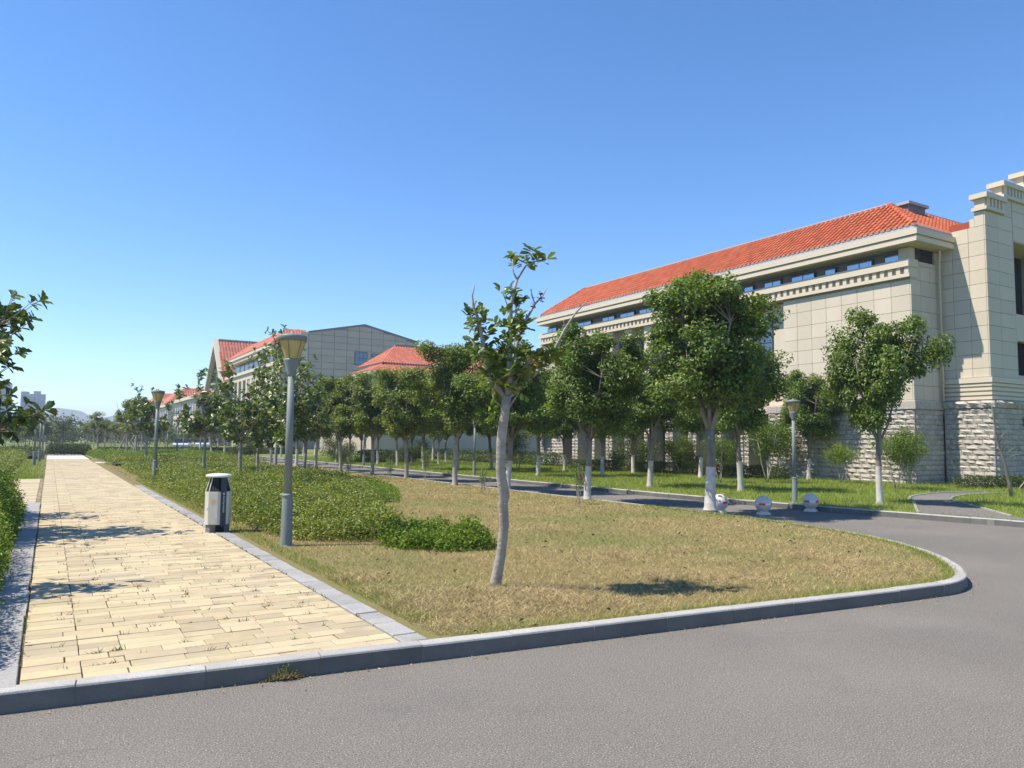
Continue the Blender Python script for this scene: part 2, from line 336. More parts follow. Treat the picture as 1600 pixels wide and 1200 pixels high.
def in_poly(x, y, poly):
    ins = np.zeros(len(x), bool); n = len(poly); j = n-1
    for i in range(n):
        xi, yi = poly[i]; xj, yj = poly[j]
        c = ((yi > y) != (yj > y)) & (x < (xj-xi)*(y-yi)/((yj-yi) or 1e-9)+xi); ins ^= c; j = i
    return ins

# ============================================================ SETTING
ZL = 0.12
g = MB(); g.add([(-4000, -4000, -0.35), (5000, -4000, -0.35), (5000, 5000, -0.35), (-4000, 5000, -0.35)], [(0, 1, 2, 3)])
tag(g.build('ground', M['ground']), kind='structure')
g = MB(); g.add([(-40, -30, 0), (60, -30, 0), (60, 200, 0), (-40, 200, 0)], [(0, 1, 2, 3)])
tag(g.build('road', M['asphalt']), kind='structure')

near_kerb = smooth_line([(-14, 6.85), (-6, 6.09), (0, 5.53), (3, 5.25), (6, 4.98), (8.0, 4.80), (8.75, 4.80), (9.35, 5.02), (10.02, 5.50), (10.72, 6.18), (11.35, 7.02), (11.88, 8.2), (12.2, 9.6), (12.36, 11.2), (12.4, 13.5), (12.38, 20), (12.35, 40), (12.35, 75), (12.35, 125)])
far_kerb = smooth_line([(15.4, 125), (15.4, 60), (15.5, 28), (15.65, 19), (15.92, 13.35), (16.35, 10.1), (16.75, 7.8), (17.6, 4.8), (19.5, 0.8), (23, -4), (30, -9)])
def kerb(name, line, maxlen, length=0.75, wdt=0.12, flip=1, start=0.0):
    root = empty(name, (0, 0, 0), kind='structure')
    nrm = inward(line)*flip; s = np.concatenate([[0], np.cumsum(np.linalg.norm(np.diff(line, axis=0), axis=1))])
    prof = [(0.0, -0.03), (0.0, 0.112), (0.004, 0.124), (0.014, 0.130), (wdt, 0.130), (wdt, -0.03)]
    a = start; k = 0; rest = MB()
    def at(t):
        i = np.searchsorted(s, t)-1; i = min(max(i, 0), len(s)-2); f = (t-s[i])/(s[i+1]-s[i]); return line[i]*(1-f)+line[i+1]*f, nrm[i]
    while a < min(s[-1]-length, maxlen):
        p0, _ = at(a); curved = np.linalg.norm(at(a+length)[0]-p0) < length*0.997
        L_ = length*(0.55 if curved else 1); n = 5 if curved else 2
        mb = rest if k >= 290 else MB(); V = []; dz = rnd.uniform(-.003, .003); dn = rnd.uniform(-.003, .003)
        for q in range(n):
            p, nn = at(a+0.004+(L_-0.008)*q/(n-1))
            for (o, z) in prof: V.append((p[0]+nn[0]*(o+dn), p[1]+nn[1]*(o+dn), z+dz))
        m_ = len(prof); Fc = []
        for q in range(n-1):
            for i in range(m_): Fc.append((q*m_+i, q*m_+(i+1) % m_, (q+1)*m_+(i+1) % m_, (q+1)*m_+i))
        Fc += [tuple(range(m_-1, -1, -1)), tuple(range((n-1)*m_, n*m_))]
        n0 = len(mb.m); mb.add(V, Fc)
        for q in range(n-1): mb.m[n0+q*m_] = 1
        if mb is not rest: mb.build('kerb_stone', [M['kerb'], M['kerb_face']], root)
        a += L_; k += 1
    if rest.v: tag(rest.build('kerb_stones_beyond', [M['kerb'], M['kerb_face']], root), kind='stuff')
    # mortar bed that fills the joints from behind
    bed = MB(); V = []; pr = [(0.006, -0.02), (0.006, 0.118), (wdt-0.004, 0.118), (wdt-0.004, -0.02)]
    for p, nn in zip(line[::3], nrm[::3]):
        for o, z in pr: V.append((p[0]+nn[0]*o, p[1]+nn[1]*o, z))
    n = len(line[::3]); Fc = [(q*4+i, q*4+i+1, (q+1)*4+i+1, (q+1)*4+i) for q in range(n-1) for i in range(3)]
    bed.add(V, Fc); bed.build('joint_mortar', M['mortar'], root)
    return root
kerb('island_kerb', near_kerb, 400, start=0.02)
kerb('far_kerb', far_kerb, 400)

def sheet(name, pts, z, m, kind='structure'):
    mb = MB(); mb.add([(x, y, z) for x, y in pts], [tuple(range(len(pts)))]); o = mb.build(name, m); tag(o, kind=kind); return o
kin = near_kerb+inward(near_kerb)*0.08
PX0, PX1 = -0.09, 2.345                                     # the paved path
ky = lambda x: 5.53-0.0935*x+0.10                        # near kerb inner edge
isl = [p for p in kin if p[0] > 2.66]
island = [(2.56, ky(2.56)-0.05)]+[tuple(p) for p in isl]+[(2.56, 125)]
sheet('dry_lawn', island, ZL, M['dry_lawn'])
lk = [p for p in kin if p[0] < -0.4]
leftl = [tuple(p) for p in lk]+[(-0.36, ky(-0.36)-0.05), (-0.36, 20.4), (-0.36, 200), (-40, 200), (-40, 6.8)]
sheet('left_lawn', leftl, ZL-0.004, M['lawn'])
fk = far_kerb+inward(far_kerb)*0.08
farl = [tuple(p) for p in fk]+[(60, -9), (60, 125)]
sheet('far_lawn', farl, ZL, M['lawn'])
sheet('distant_lawn', [(2.64, 125.01), (60, 125.01), (300, 700), (-300, 700), (-300, 200.01), (2.64, 200.01)], ZL, M['lawn'])

# --- paved path, individual sandstone pavers
path = empty('paved_path', (0, 0, 0), kind='structure')
MB().add([(PX0-0.04, ky(0)-0.06, 0.098), (PX1+0.04, ky(PX1)-0.06, 0.098), (PX1+0.04, 60, 0.098), (PX0-0.04, 60, 0.098)], [(0, 1, 2, 3)]).build('joint_bed', M['joint'], path)
yy = 5.30; row = 0; cnt = 0; rest = MB(); rowh = 0.158
def clip_top(y): return y
while yy < 60:
    x = PX0; first = True; off = rnd.choice([0, 0.05, 0.12, 0.2, 0.15])
    hh = rowh*(2 if False else 1)
    while x < PX1-0.02:
        Lx = 0.295 if first else (0.295 if rnd.random() < 0.75 else rnd.choice([0.2, 0.36, 0.24]))
        if not first and x < 0.3 and row % 3: Lx = 0.27
        if first: Lx = 0.34 if row % 5 else 0.25
        if first is False and off and x > 0.25: Lx += off; off = 0
        x1 = min(x+Lx, PX1)
        if PX1-x1 < 0.1: x1 = PX1
        gx, gy = 0.0022+rnd.random()**3*.005, 0.002+rnd.random()**3*.004
        lo_y = max(yy+gy, ky((x+x1)/2)+0.0); hi_y = yy+hh-gy
        if hi_y-lo_y > 0.03 and x1-x > 0.04:
            dz = rnd.uniform(-.003, .003)
            if cnt < 300:
                if lo_y > yy+gy:        # cut to the kerb line
                    o = piece('paver', path, (x+gx, lo_y, 0.07), (x1-gx, hi_y, 0.122+dz), M['paver'], 0.003)
                else: o = piece('paver', path, (x+gx, lo_y, 0.07), (x1-gx, hi_y, 0.122+dz), M['paver'], 0.003)
                o.rotation_euler = (rnd.uniform(-.004, .004), rnd.uniform(-.003, .003), rnd.uniform(-.004, .004))
            else:
                c = 0.003; z = 0.122+dz; a, b, d, e = x+gx, x1-gx, lo_y, hi_y
                rest.add([(a, d, .1), (b, d, .1), (b, e, .1), (a, e, .1), (a, d, z-c), (b, d, z-c), (b, e, z-c), (a, e, z-c), (a+c, d+c, z), (b-c, d+c, z), (b-c, e-c, z), (a+c, e-c, z)],
                    [(0, 1, 5, 4), (1, 2, 6, 5), (2, 3, 7, 6), (3, 0, 4, 7), (4, 5, 9, 8), (5, 6, 10, 9), (6, 7, 11, 10), (7, 4, 8, 11), (8, 9, 10, 11)])
            cnt += 1
        x = x1; first = False
    yy += hh; row += 1
tag(rest.build('pavers_beyond', M['paver'], path), kind='stuff')
# grey edging slabs
for name, xa, xb, y0, y1, ln in (('left_edging', -0.355, -0.105, 5.62, 20.4, 0.62), ('right_edging', 2.36, 2.565, 5.45, 27, 0.42)):
    root = empty(name, (0, 0, 0), kind='structure'); y = y0
    MB().box((xa-0.01, y0-0.05, 0.05), (xb+0.01, y1, 0.104)).build('joint_bed', M['joint'], root)
    while y < y1:
        l2 = ln*rnd.choice([0.5, 1, 1, 1]) if y < 7.5 else ln
        o = piece('edging_slab', root, (xa+rnd.uniform(-.006, .006), y+.005, 0.06), (xb+rnd.uniform(-.006, .006), y+l2-.005, 0.128+rnd.uniform(-.004, .004)), M['granite'], 0.005)
        o.rotation_euler = (rnd.uniform(-.006, .006), rnd.uniform(-.006, .006), rnd.uniform(-.006, .006)); y += l2
# side paving on the left and pale cross paving further on
sp = empty('side_paving', (0, 0, 0), kind='structure')
MB().box((-4.5, 20.6, 0.05), (-0.12, 32.2, 0.112)).build('joint_bed', M['joint'], sp)
mb = MB(); y = 20.65; k = 0
while y < 32.0:
    x = -4.4
    while x < -0.2:
        if k < 10**9: mb.box((x+.006, y+.006, .06), (min(x+.6, -.13)-.006, y+.394, .124+rnd.uniform(-.003, .003)))
        x += .6
    y += .4
tag(mb.build('paving_slabs', M['paver'], sp), kind='stuff')
sheet('cross_path', [(2.4, 50.5), (7.5, 50.5), (7.5, 53.2), (2.4, 53.2)], ZL+0.006, M['seat_stone'])
sheet('path_end', [(-0.1, 60.02), (2.45, 60.02), (2.45, 72), (-0.1, 72)], ZL+0.004, M['seat_stone'])
sheet('path_verge', [(2.35, 27.4), (2.559, 27.4), (2.559, 60), (2.35, 60)], ZL-.006, M['dry_lawn'])
sheet('path_verge', [(-0.354, 32.21), (-0.10, 32.21), (-0.10, 60), (-0.354, 60)], ZL-.007, M['joint'])
# small asphalt footpath in the far lawn
fpl = smooth_line([(17.15, 9.25), (18.0, 9.9), (19.7, 11.2), (21.3, 12.4), (23.5, 13.1), (26.0, 13.0)], 0.3); nf = inward(fpl)
wd = np.interp(np.arange(len(fpl)), [0, len(fpl)*0.4, len(fpl)-1], [0.85, 0.5, 0.35])[:, None]
poly = [(16.56, 9.75)]+list(map(tuple, fpl+nf*wd))+list(map(tuple, (fpl-nf*wd)[::-1]))+[(16.98, 7.6)]
sheet('footpath', poly, ZL+0.010, M['asphalt'])
eb = MB()
for sgn in (1, -1):
    e0 = fpl+nf*wd*sgn; e1 = fpl+nf*(wd+0.06)*sgn
    for i in range(len(fpl)-1):
        q = [e0[i], e1[i], e1[i+1], e0[i+1]]; q = q if sgn < 0 else q[::-1]
        eb.prism([tuple(a) for a in q], 0.08, 0.155)
tag(eb.build('footpath_edging', M['kerb']), kind='structure')

# ============================================================ GRASS
def scatter(poly, n, xr, yr, power=2.0, ymin=5):
    """points in poly, denser towards the place the path starts"""
    out = []; tot = 0
    while tot < n:
        x = rng.uniform(xr[0], xr[1], n*3); y = rng.uniform(yr[0], yr[1], n*3)
        d = np.sqrt(x*x+y*y); k = rng.random(n*3) < np.clip((ymin/d)**power, 0, 1)
        x, y = x[k], y[k]; k = in_poly(x, y, poly); out.append(np.stack([x[k], y[k]], 1)); tot += k.sum()
    return np.concatenate(out)[:n]
def blades(P, z0, ln, wd, lean):
    n = len(P); a = rng.uniform(0, 2*math.pi, n); d = np.stack([np.cos(a), np.sin(a)], 1)
    e = rng.uniform(0, 2*math.pi, n); wv = np.stack([np.cos(e), np.sin(e)], 1)*wd[:, None]
    up = np.cos(lean)*ln; out = np.sin(lean)*ln
    V = np.zeros((n, 3, 3)); V[:, 0, :2] = P-wv*0.5; V[:, 1, :2] = P+wv*0.5; V[:, :2, 2] = z0-0.004
    V[:, 2, :2] = P+d*out[:, None]; V[:, 2, 2] = z0+up
    return V.reshape(-1, 3), np.arange(n*3).reshape(-1, 3)
ipoly = [(2.66, 5.5)]+[(p[0], p[1]) for p in (near_kerb+inward(near_kerb)*0.13)[::6] if p[0] > 2.7]+[(2.66, 60)]
P = scatter(ipoly, 300000, (2.6, 12.6), (4.8, 60), 1.6, 5.5); dd = np.linalg.norm(P, axis=1)
V, Fa = blades(P, ZL, rng.uniform(.03, .09, len(P)), rng.uniform(.003, .0065, len(P))*np.clip(dd/8, 1, 4), rng.uniform(.75, 1.52, len(P)))
tag(link('mown_grass', np_mesh('mown_grass', V, Fa, M['dry_blade'])), 'short mown straw coloured grass on the island lawn', 'grass', kind='stuff')
fpoly = [(p[0], p[1]) for p in (far_kerb+inward(far_kerb)*0.13)[::8]]+[(40, -9), (40, 60), (15.6, 60)]
P = scatter(fpoly, 230000, (15.4, 40), (2, 60), 1.2, 17)
for_path = in_poly(P[:, 0], P[:, 1], poly); P = P[~for_path]
dd = np.linalg.norm(P, axis=1)
V, Fa = blades(P, ZL, rng.uniform(.05, .15, len(P)), rng.uniform(.010, .018, len(P))*np.clip(dd/25, 0.8, 3), rng.uniform(.1, .9, len(P)))
tag(link('tall_grass', np_mesh('tall_grass', V, Fa, M['blade'])), 'taller bright green grass on the lawn beyond the road', 'grass', kind='stuff')
hc = np.array([(gp(u, v)[0], gp(u, v)[1]) for u, v in ((560, 905), (600, 925), (640, 945), (690, 930), (720, 950), (760, 940), (800, 955), (830, 935), (870, 945), (900, 930), (930, 945), (700, 975), (620, 960), (860, 925), (780, 925), (1010, 900), (1150, 880), (1250, 870), (1100, 905), (1300, 890), (960, 870), (1200, 905), (1340, 880), (1050, 860))])
k = rng.integers(0, len(hc), 26000); off_ = rng.normal(size=(26000, 2))*[.26, .2]; P = hc[k]+off_; P = P[in_poly(P[:, 0], P[:, 1], ipoly)]
V, Fa = blades(P, ZL, rng.uniform(.05, .13, len(P)), rng.uniform(.003, .006, len(P)), rng.uniform(1.0, 1.5, len(P)))
V = V.reshape(-1, 3, 3); V[:, :, 2] += (rng.random(len(P))*.035)[:, None]; V = V.reshape(-1, 3)
tag(link('straw_litter', np_mesh('straw_litter', V, Fa, M['straw'])), 'loose heaps of cut dry straw lying on the near lawn', 'straw', kind='stuff')
n = 260; u_ = rng.uniform(2.8, 12, n); v_ = rng.uniform(5, 16, n); k = in_poly(u_, v_, ipoly); P = np.column_stack([u_[k], v_[k], np.full(k.sum(), ZL+.025)])
V, Fa = leaves(P, rng.normal(size=(len(P), 3))*.4+[0, 0, 1], rng.uniform(.03, .07, len(P)), .6, .4)
tag(link('fallen_leaves', np_mesh('fallen_leaves', V, Fa, M['leaf_brown'])), 'brown fallen leaves scattered on the dry lawn', 'fallen leaves', kind='stuff')
# grit and dust bits against the kerb
t_ = rng.uniform(0, 1, 500)**.7; kx = near_kerb[(near_kerb[:, 0] > -2) & (near_kerb[:, 1] < 12)]; ii = rng.integers(0, len(kx), 500); nn_ = inward(kx)[ii]
P = np.column_stack([kx[ii]-nn_*(0.01+rng.exponential(.05, 500))[:, None], np.full(500, .006)]); V, Fa = leaves(P, rng.normal(size=(500, 3))*.4+[0, 0, 1], rng.uniform(.008, .028, 500), .5, .3)
tag(link('kerb_litter', np_mesh('kerb_litter', V, Fa, M['straw'])), 'dry bits of grass and grit lying against the near kerb', 'litter', kind='stuff')
# green fringe along kerb and path edge
Pl = []
for a, b, n in (((2.66, 6), (2.9, 30), 9000), ((-1.1, 33), (-0.1, 60), 6000)):
    Pl.append(np.stack([rng.uniform(a[0], b[0], n), a[1]+(b[1]-a[1])*rng.random(n)**1.7], 1))
kk = near_kerb+inward(near_kerb)*0.13; kk = kk[(kk[:, 0] > 3) & (kk[:, 1] < 14)]
ii = rng.integers(0, len(kk), 9000); Pl.append(kk[ii]+inward(near_kerb)[:1]*0+rng.normal(size=(9000, 2))*0.05+np.array([-0.03, 0.06]))
P = np.concatenate(Pl)
ok = ~((P[:, 1] < ky(P[:, 0])+0.03) & (P[:, 0] < 8)); P = P[ok]
V, Fa = blades(P, ZL, rng.uniform(.02, .075, len(P)), rng.uniform(.003, .006, len(P))*np.clip(np.linalg.norm(P, axis=1)/8, 1, 4), rng.uniform(.1, 1.1, len(P)))
tag(link('edge_grass', np_mesh('edge_grass', V, Fa, M['blade'])), 'green grass fringe along the kerb and path edges', 'grass', kind='stuff')
# weeds in the paving joints
Pw = []
for _ in range(210):
    y = 5.9+rnd.random()**1.6*12; c = (rnd.uniform(0.1, 2.3), 5.30+rowh*round((y-5.3)/rowh))
    if c[1] < ky(c[0])+0.05: continue
    Pw.append(np.array(c)+rng.normal(size=(rnd.choice([3, 6, 9, 16]), 2))*[0.022, 0.006])
for _ in range(70):
    y = 5.8+rnd.random()*14; Pw.append(np.array([rnd.choice([-0.098, 2.353]), y])+rng.normal(size=(10, 2))*[0.004, 0.04])
P = np.concatenate(Pw); V, Fa = blades(P, 0.12, rng.uniform(.015, .06, len(P)), rng.uniform(.004, .010, len(P)), rng.uniform(.4, 1.4, len(P)))
tag(link('joint_weeds', np_mesh('joint_weeds', V, Fa, M['leaf_dark'])), 'small weeds growing in the joints of the sandstone path', 'weeds', kind='stuff')
# tuft at the foot of the near kerb
c = gp(440, 1057, 0.0); P = c[:2]+np.stack([rng.normal(size=420)*0.075, rng.normal(size=420)*0.02], 1)
P[:, 1] = np.minimum(P[:, 1], 5.53-0.0935*P[:, 0]-0.012)
hh = np.clip(0.12-np.abs(P[:, 0]-c[0])*0.7, 0.02, 1)*rng.uniform(.3, 1, 420)
V, Fa = blades(P, 0.004, hh, rng.uniform(.006, .012, 420), rng.uniform(.2, 1.3, 420))
Vl, Fl = leaves(np.column_stack([P, rng.uniform(0.01, 1, 420)*hh]), rng.normal(size=(420, 3))+[0, -.5, 1], rng.uniform(.012, .022, 420))
mi_ = np.r_[np.ones(len(Fa), int), np.zeros(len(Fl), int)]; Fl = Fl+len(V); o = link('kerb_weed', np_mesh('kerb_weed', np.concatenate([V, Vl]), np.concatenate([Fa, Fl]), [M['leaf_bed'], M['straw']], mi_))
tag(o, 'dry leafy weed tuft growing at the foot of the near kerb', 'weed')

# ============================================================ SHRUB BEDS
def bed(name, poly, h, n, leaf, m, label, cat='shrub bed', group=None, lump=0.25, seed=1, edge=0.35, ymin=12, power=1.4, bush=0.0):
    r = np.random.default_rng(seed); xs = [p[0] for p in poly]; ys = [p[1] for p in poly]
    ph = r.uniform(0, 6.28, 12)
    def height(x, y):
        nse = .7*np.sin(x*7.1+ph[6])*np.sin(y*6.3+ph[7])+(np.sin(x*2.1+ph[0])+np.sin(y*1.7+ph[1])+np.sin((x+y)*1.3+ph[2])+np.sin((x-y)*2.9+ph[3])+1.2*np.sin(x*4.3+ph[4])*np.sin(y*3.7+ph[5]))/5
        if bush:
            br = np.random.default_rng(seed+50); nb_ = int((max(xs)-min(xs))*(min(max(ys), 30)-min(ys))/(bush*bush)*1.1)
            bx = br.uniform(min(xs), max(xs), nb_); by = br.uniform(min(ys), min(max(ys), 30), nb_); bh = br.uniform(.35, 1.25, nb_); bump_ = np.full(len(x), .28)
            for a_, b_, c_ in zip(bx, by, bh): bump_ = np.maximum(bump_, c_*(1-((x-a_)**2+(y-b_)**2)/(bush*.8)**2))
            nse = nse*.4+(bump_-.75)/max(lump, .01)*.9
        d = np.full(len(x), 9.0)
        for i in range(len(poly)):
            a = np.array(poly[i-1], float); b = np.array(poly[i], float); ab = b-a
            t = np.clip(((x-a[0])*ab[0]+(y-a[1])*ab[1])/(ab@ab), 0, 1)
            d = np.minimum(d, np.hypot(x-a[0]-t*ab[0], y-a[1]-t*ab[1]))
        e = np.clip(d/edge, 0, 1); return h*(1+lump*nse)*np.sqrt(np.clip(1-(1-e)**2, 0.02, 1))
    P = []; tot = 0
    while tot < n:
        x = r.uniform(min(xs), max(xs), n*2); y = r.uniform(min(ys), max(ys), n*2)
        k = (r.random(n*2) < np.clip((ymin/np.hypot(x, y))**power, 0, 1)) & in_poly(x, y, poly); P.append(np.stack([x[k], y[k]], 1)); tot += k.sum()
    P = np.concatenate(P)[:n]; dd = np.linalg.norm(P, axis=1)
    hgt = height(P[:, 0], P[:, 1]); z = ZL+hgt*(1-0.95*r.random(n)**1.7)+r.normal(size=n)*0.025
    P = P+r.normal(size=(n, 2))*0.05
    N = r.normal(size=(n, 3))*0.65+[0, 0, 0.9]
    V, Fa = leaves(np.column_stack([P, z]), N, leaf*r.uniform(.6, 1.35, n)*np.clip(dd/ymin/1.6, 1, 3)**0.7, 0.5, 0.3, r)
    root = empty(name, (float(np.mean(xs)), float(np.mean(ys)), ZL), label=label, cat=cat, group=group)
    off = np.array([root.location[0], root.location[1], ZL])
    lf = link('foliage', np_mesh('foliage', V-off, Fa, m), root)
    # twig mass beneath
    st = 0.25 if max(ys)-min(ys) < 25 else 0.6
    gx = np.arange(min(xs), max(xs)+st, st); gy = np.arange(min(ys), max(ys)+st, st); X, Y = np.meshgrid(gx, gy)
    ins = in_poly(X.ravel(), Y.ravel(), poly); H_ = np.where(ins, height(X.ravel(), Y.ravel())*0.30, 0.0)
    V = np.column_stack([X.ravel(), Y.ravel(), ZL-0.01+H_]); nx = len(gx); Fq = []
    for j in range(len(gy)-1):
        for i in range(nx-1):
            a = j*nx+i
            if min(H_[a], H_[a+1], H_[a+nx], H_[a+nx+1]) > h*0.17: Fq.append((a, a+1, a+nx+1, a+nx))
    me = np_mesh('twigs', V-off, Fq, M['twig']); link('twigs', me, root)
    return root
bed('shrub_bed', [(3.02, 12.9), (3.25, 11.5), (4.0, 10.95), (4.75, 10.8), (5.0, 12.0), (5.3, 13.0), (5.1, 14.2), (6.1, 15.5), (6.7, 17), (7.8, 20.6), (8.6, 24.5), (9.2, 30), (9.4, 44), (3.2, 44), (2.95, 30), (2.85, 20)], 0.42, 220000, 0.05, M['leaf_bed'],
    'broad low bed of small leaved green shrubs between the path and the dry lawn', seed=3, lump=0.5, bush=0.62, ymin=13, power=1.3)
bed('low_shrub', [(4.15, 10.6), (4.25, 9.95), (4.75, 9.45), (5.35, 9.35), (5.65, 9.9), (5.3, 10.7), (4.8, 11.0)], 0.33, 9000, 0.05, M['leaf_hedge'],
    'fresh green low shrub clump at the front tip of the shrub bed', 'shrub', seed=4, lump=0.5, edge=0.3, bush=0.4)
bed('low_shrub', [(7.5, 20.6), (6.6, 17.2), (7.3, 17.3), (8.5, 20.2), (9.5, 24.0), (8.8, 24.5)], 0.26, 6000, 0.05, M['leaf_hedge'],
    'low pale green shrub strip reaching into the dry lawn behind the bed', 'shrub', seed=5, lump=0.3)
bed('hedge', [(-0.37, 6.1), (-0.37, 12.2), (-1.5, 12.6), (-5, 12.4), (-5, 6.3)], 0.66, 110000, 0.04, M['leaf_hedge'],
    'bright green clipped hedge beside the near left edging stones', 'hedge', 'hedges left of the path', seed=6, lump=0.12, edge=0.3, ymin=8)
bed('hedge', [(-0.40, 12.4), (-0.37, 17.2), (-0.62, 19.6), (-1.4, 20.2), (-5, 20.2), (-5, 12.6)], 0.78, 90000, 0.048, M['leaf_hedge'],
    'looser bright green hedge ending before the side paving on the left', 'hedge', 'hedges left of the path', seed=7, lump=0.22, edge=0.35, ymin=14)
bed('hedge', [(-1.15, 33.5), (-0.95, 47), (-1.2, 60), (-14, 60), (-14, 33.5)], 0.72, 60000, 0.07, M['leaf_bed'],
    'grey green hedge block behind the left side paving and lamp posts', 'hedge', 'hedges left of the path', seed=8, lump=0.15, ymin=34)
bed('hedge', [(-0.3, 60.5), (-0.3, 73), (-14, 73), (-14, 60.5)], 0.7, 20000, 0.1, M['leaf_dark'],
    'dark low hedge far along the left side of the path', 'hedge', 'hedges left of the path', seed=9, lump=0.3, ymin=60)
bed('hedge', [(-0.2, 74), (3.2, 74), (3.2, 79), (-0.2, 79)], 0.85, 9000, 0.12, M['leaf_dark'],
    'dark clipped hedge closing the far end of the path', 'hedge', seed=10, lump=0.1, ymin=76)
bed('shrub_bed', [(2.9, 45), (2.75, 49.8), (8, 50), (10.8, 49), (10.8, 44.6)], 0.5, 16000, 0.08, M['leaf_bed'],
    'low green shrub bed just before the pale cross path', 'shrub bed', seed=12, lump=0.2, ymin=46)
bed('shrub_bed', [(3.0, 54), (2.6, 72), (10.8, 74), (11, 54)], 0.5, 20000, 0.11, M['leaf_hedge'],
    'sunlit yellow green bed beyond the pale cross path', 'shrub bed', seed=13, lump=0.25, ymin=56)
bed('hedge', [(3.6, 76), (3.6, 80), (22, 80), (22, 76)], 0.6, 20000, 0.14, M['leaf_dark'],
    'long dark clipped hedge under the far staked trees', 'hedge', seed=14, lump=0.08, ymin=76)
bed('hedge', [(25.6, 21.2), (26.2, 21.0), (25.0, 34.6), (24.2, 34.4)], 0.55, 26000, 0.06, M['leaf_dark'],
    'long dark clipped hedge in front of the stone pillars', 'hedge', 'clipped hedges along the stone building', seed=15, lump=0.06, edge=0.2, ymin=30)
bed('hedge', [(27.3, 15.2), (27.4, 14.5), (33.5, 11.0), (33.8, 11.7)], 0.42, 15000, 0.06, M['leaf_dark'],
    'dark clipped hedge at the foot of the stone corner tower', 'hedge', 'clipped hedges along the stone building', seed=16, lump=0.06, edge=0.2, ymin=30)
bed('hedge', [(25.5, 37), (26.4, 37), (26.4, 60), (25.2, 60)], 0.8, 18000, 0.09, M['leaf_dark'],
    'dark hedge in the shade between the two buildings', 'hedge', 'clipped hedges along the stone building', seed=17, lump=0.1, edge=0.25, ymin=45)
bed('hedge', [(17.2, 46.5), (21, 46.5), (21, 49), (17.2, 49)], 0.8, 7000, 0.1, M['leaf_dark'],
    'square dark hedge block beyond the road near the middle lamp', 'hedge', seed=18, lump=0.12, ymin=50)

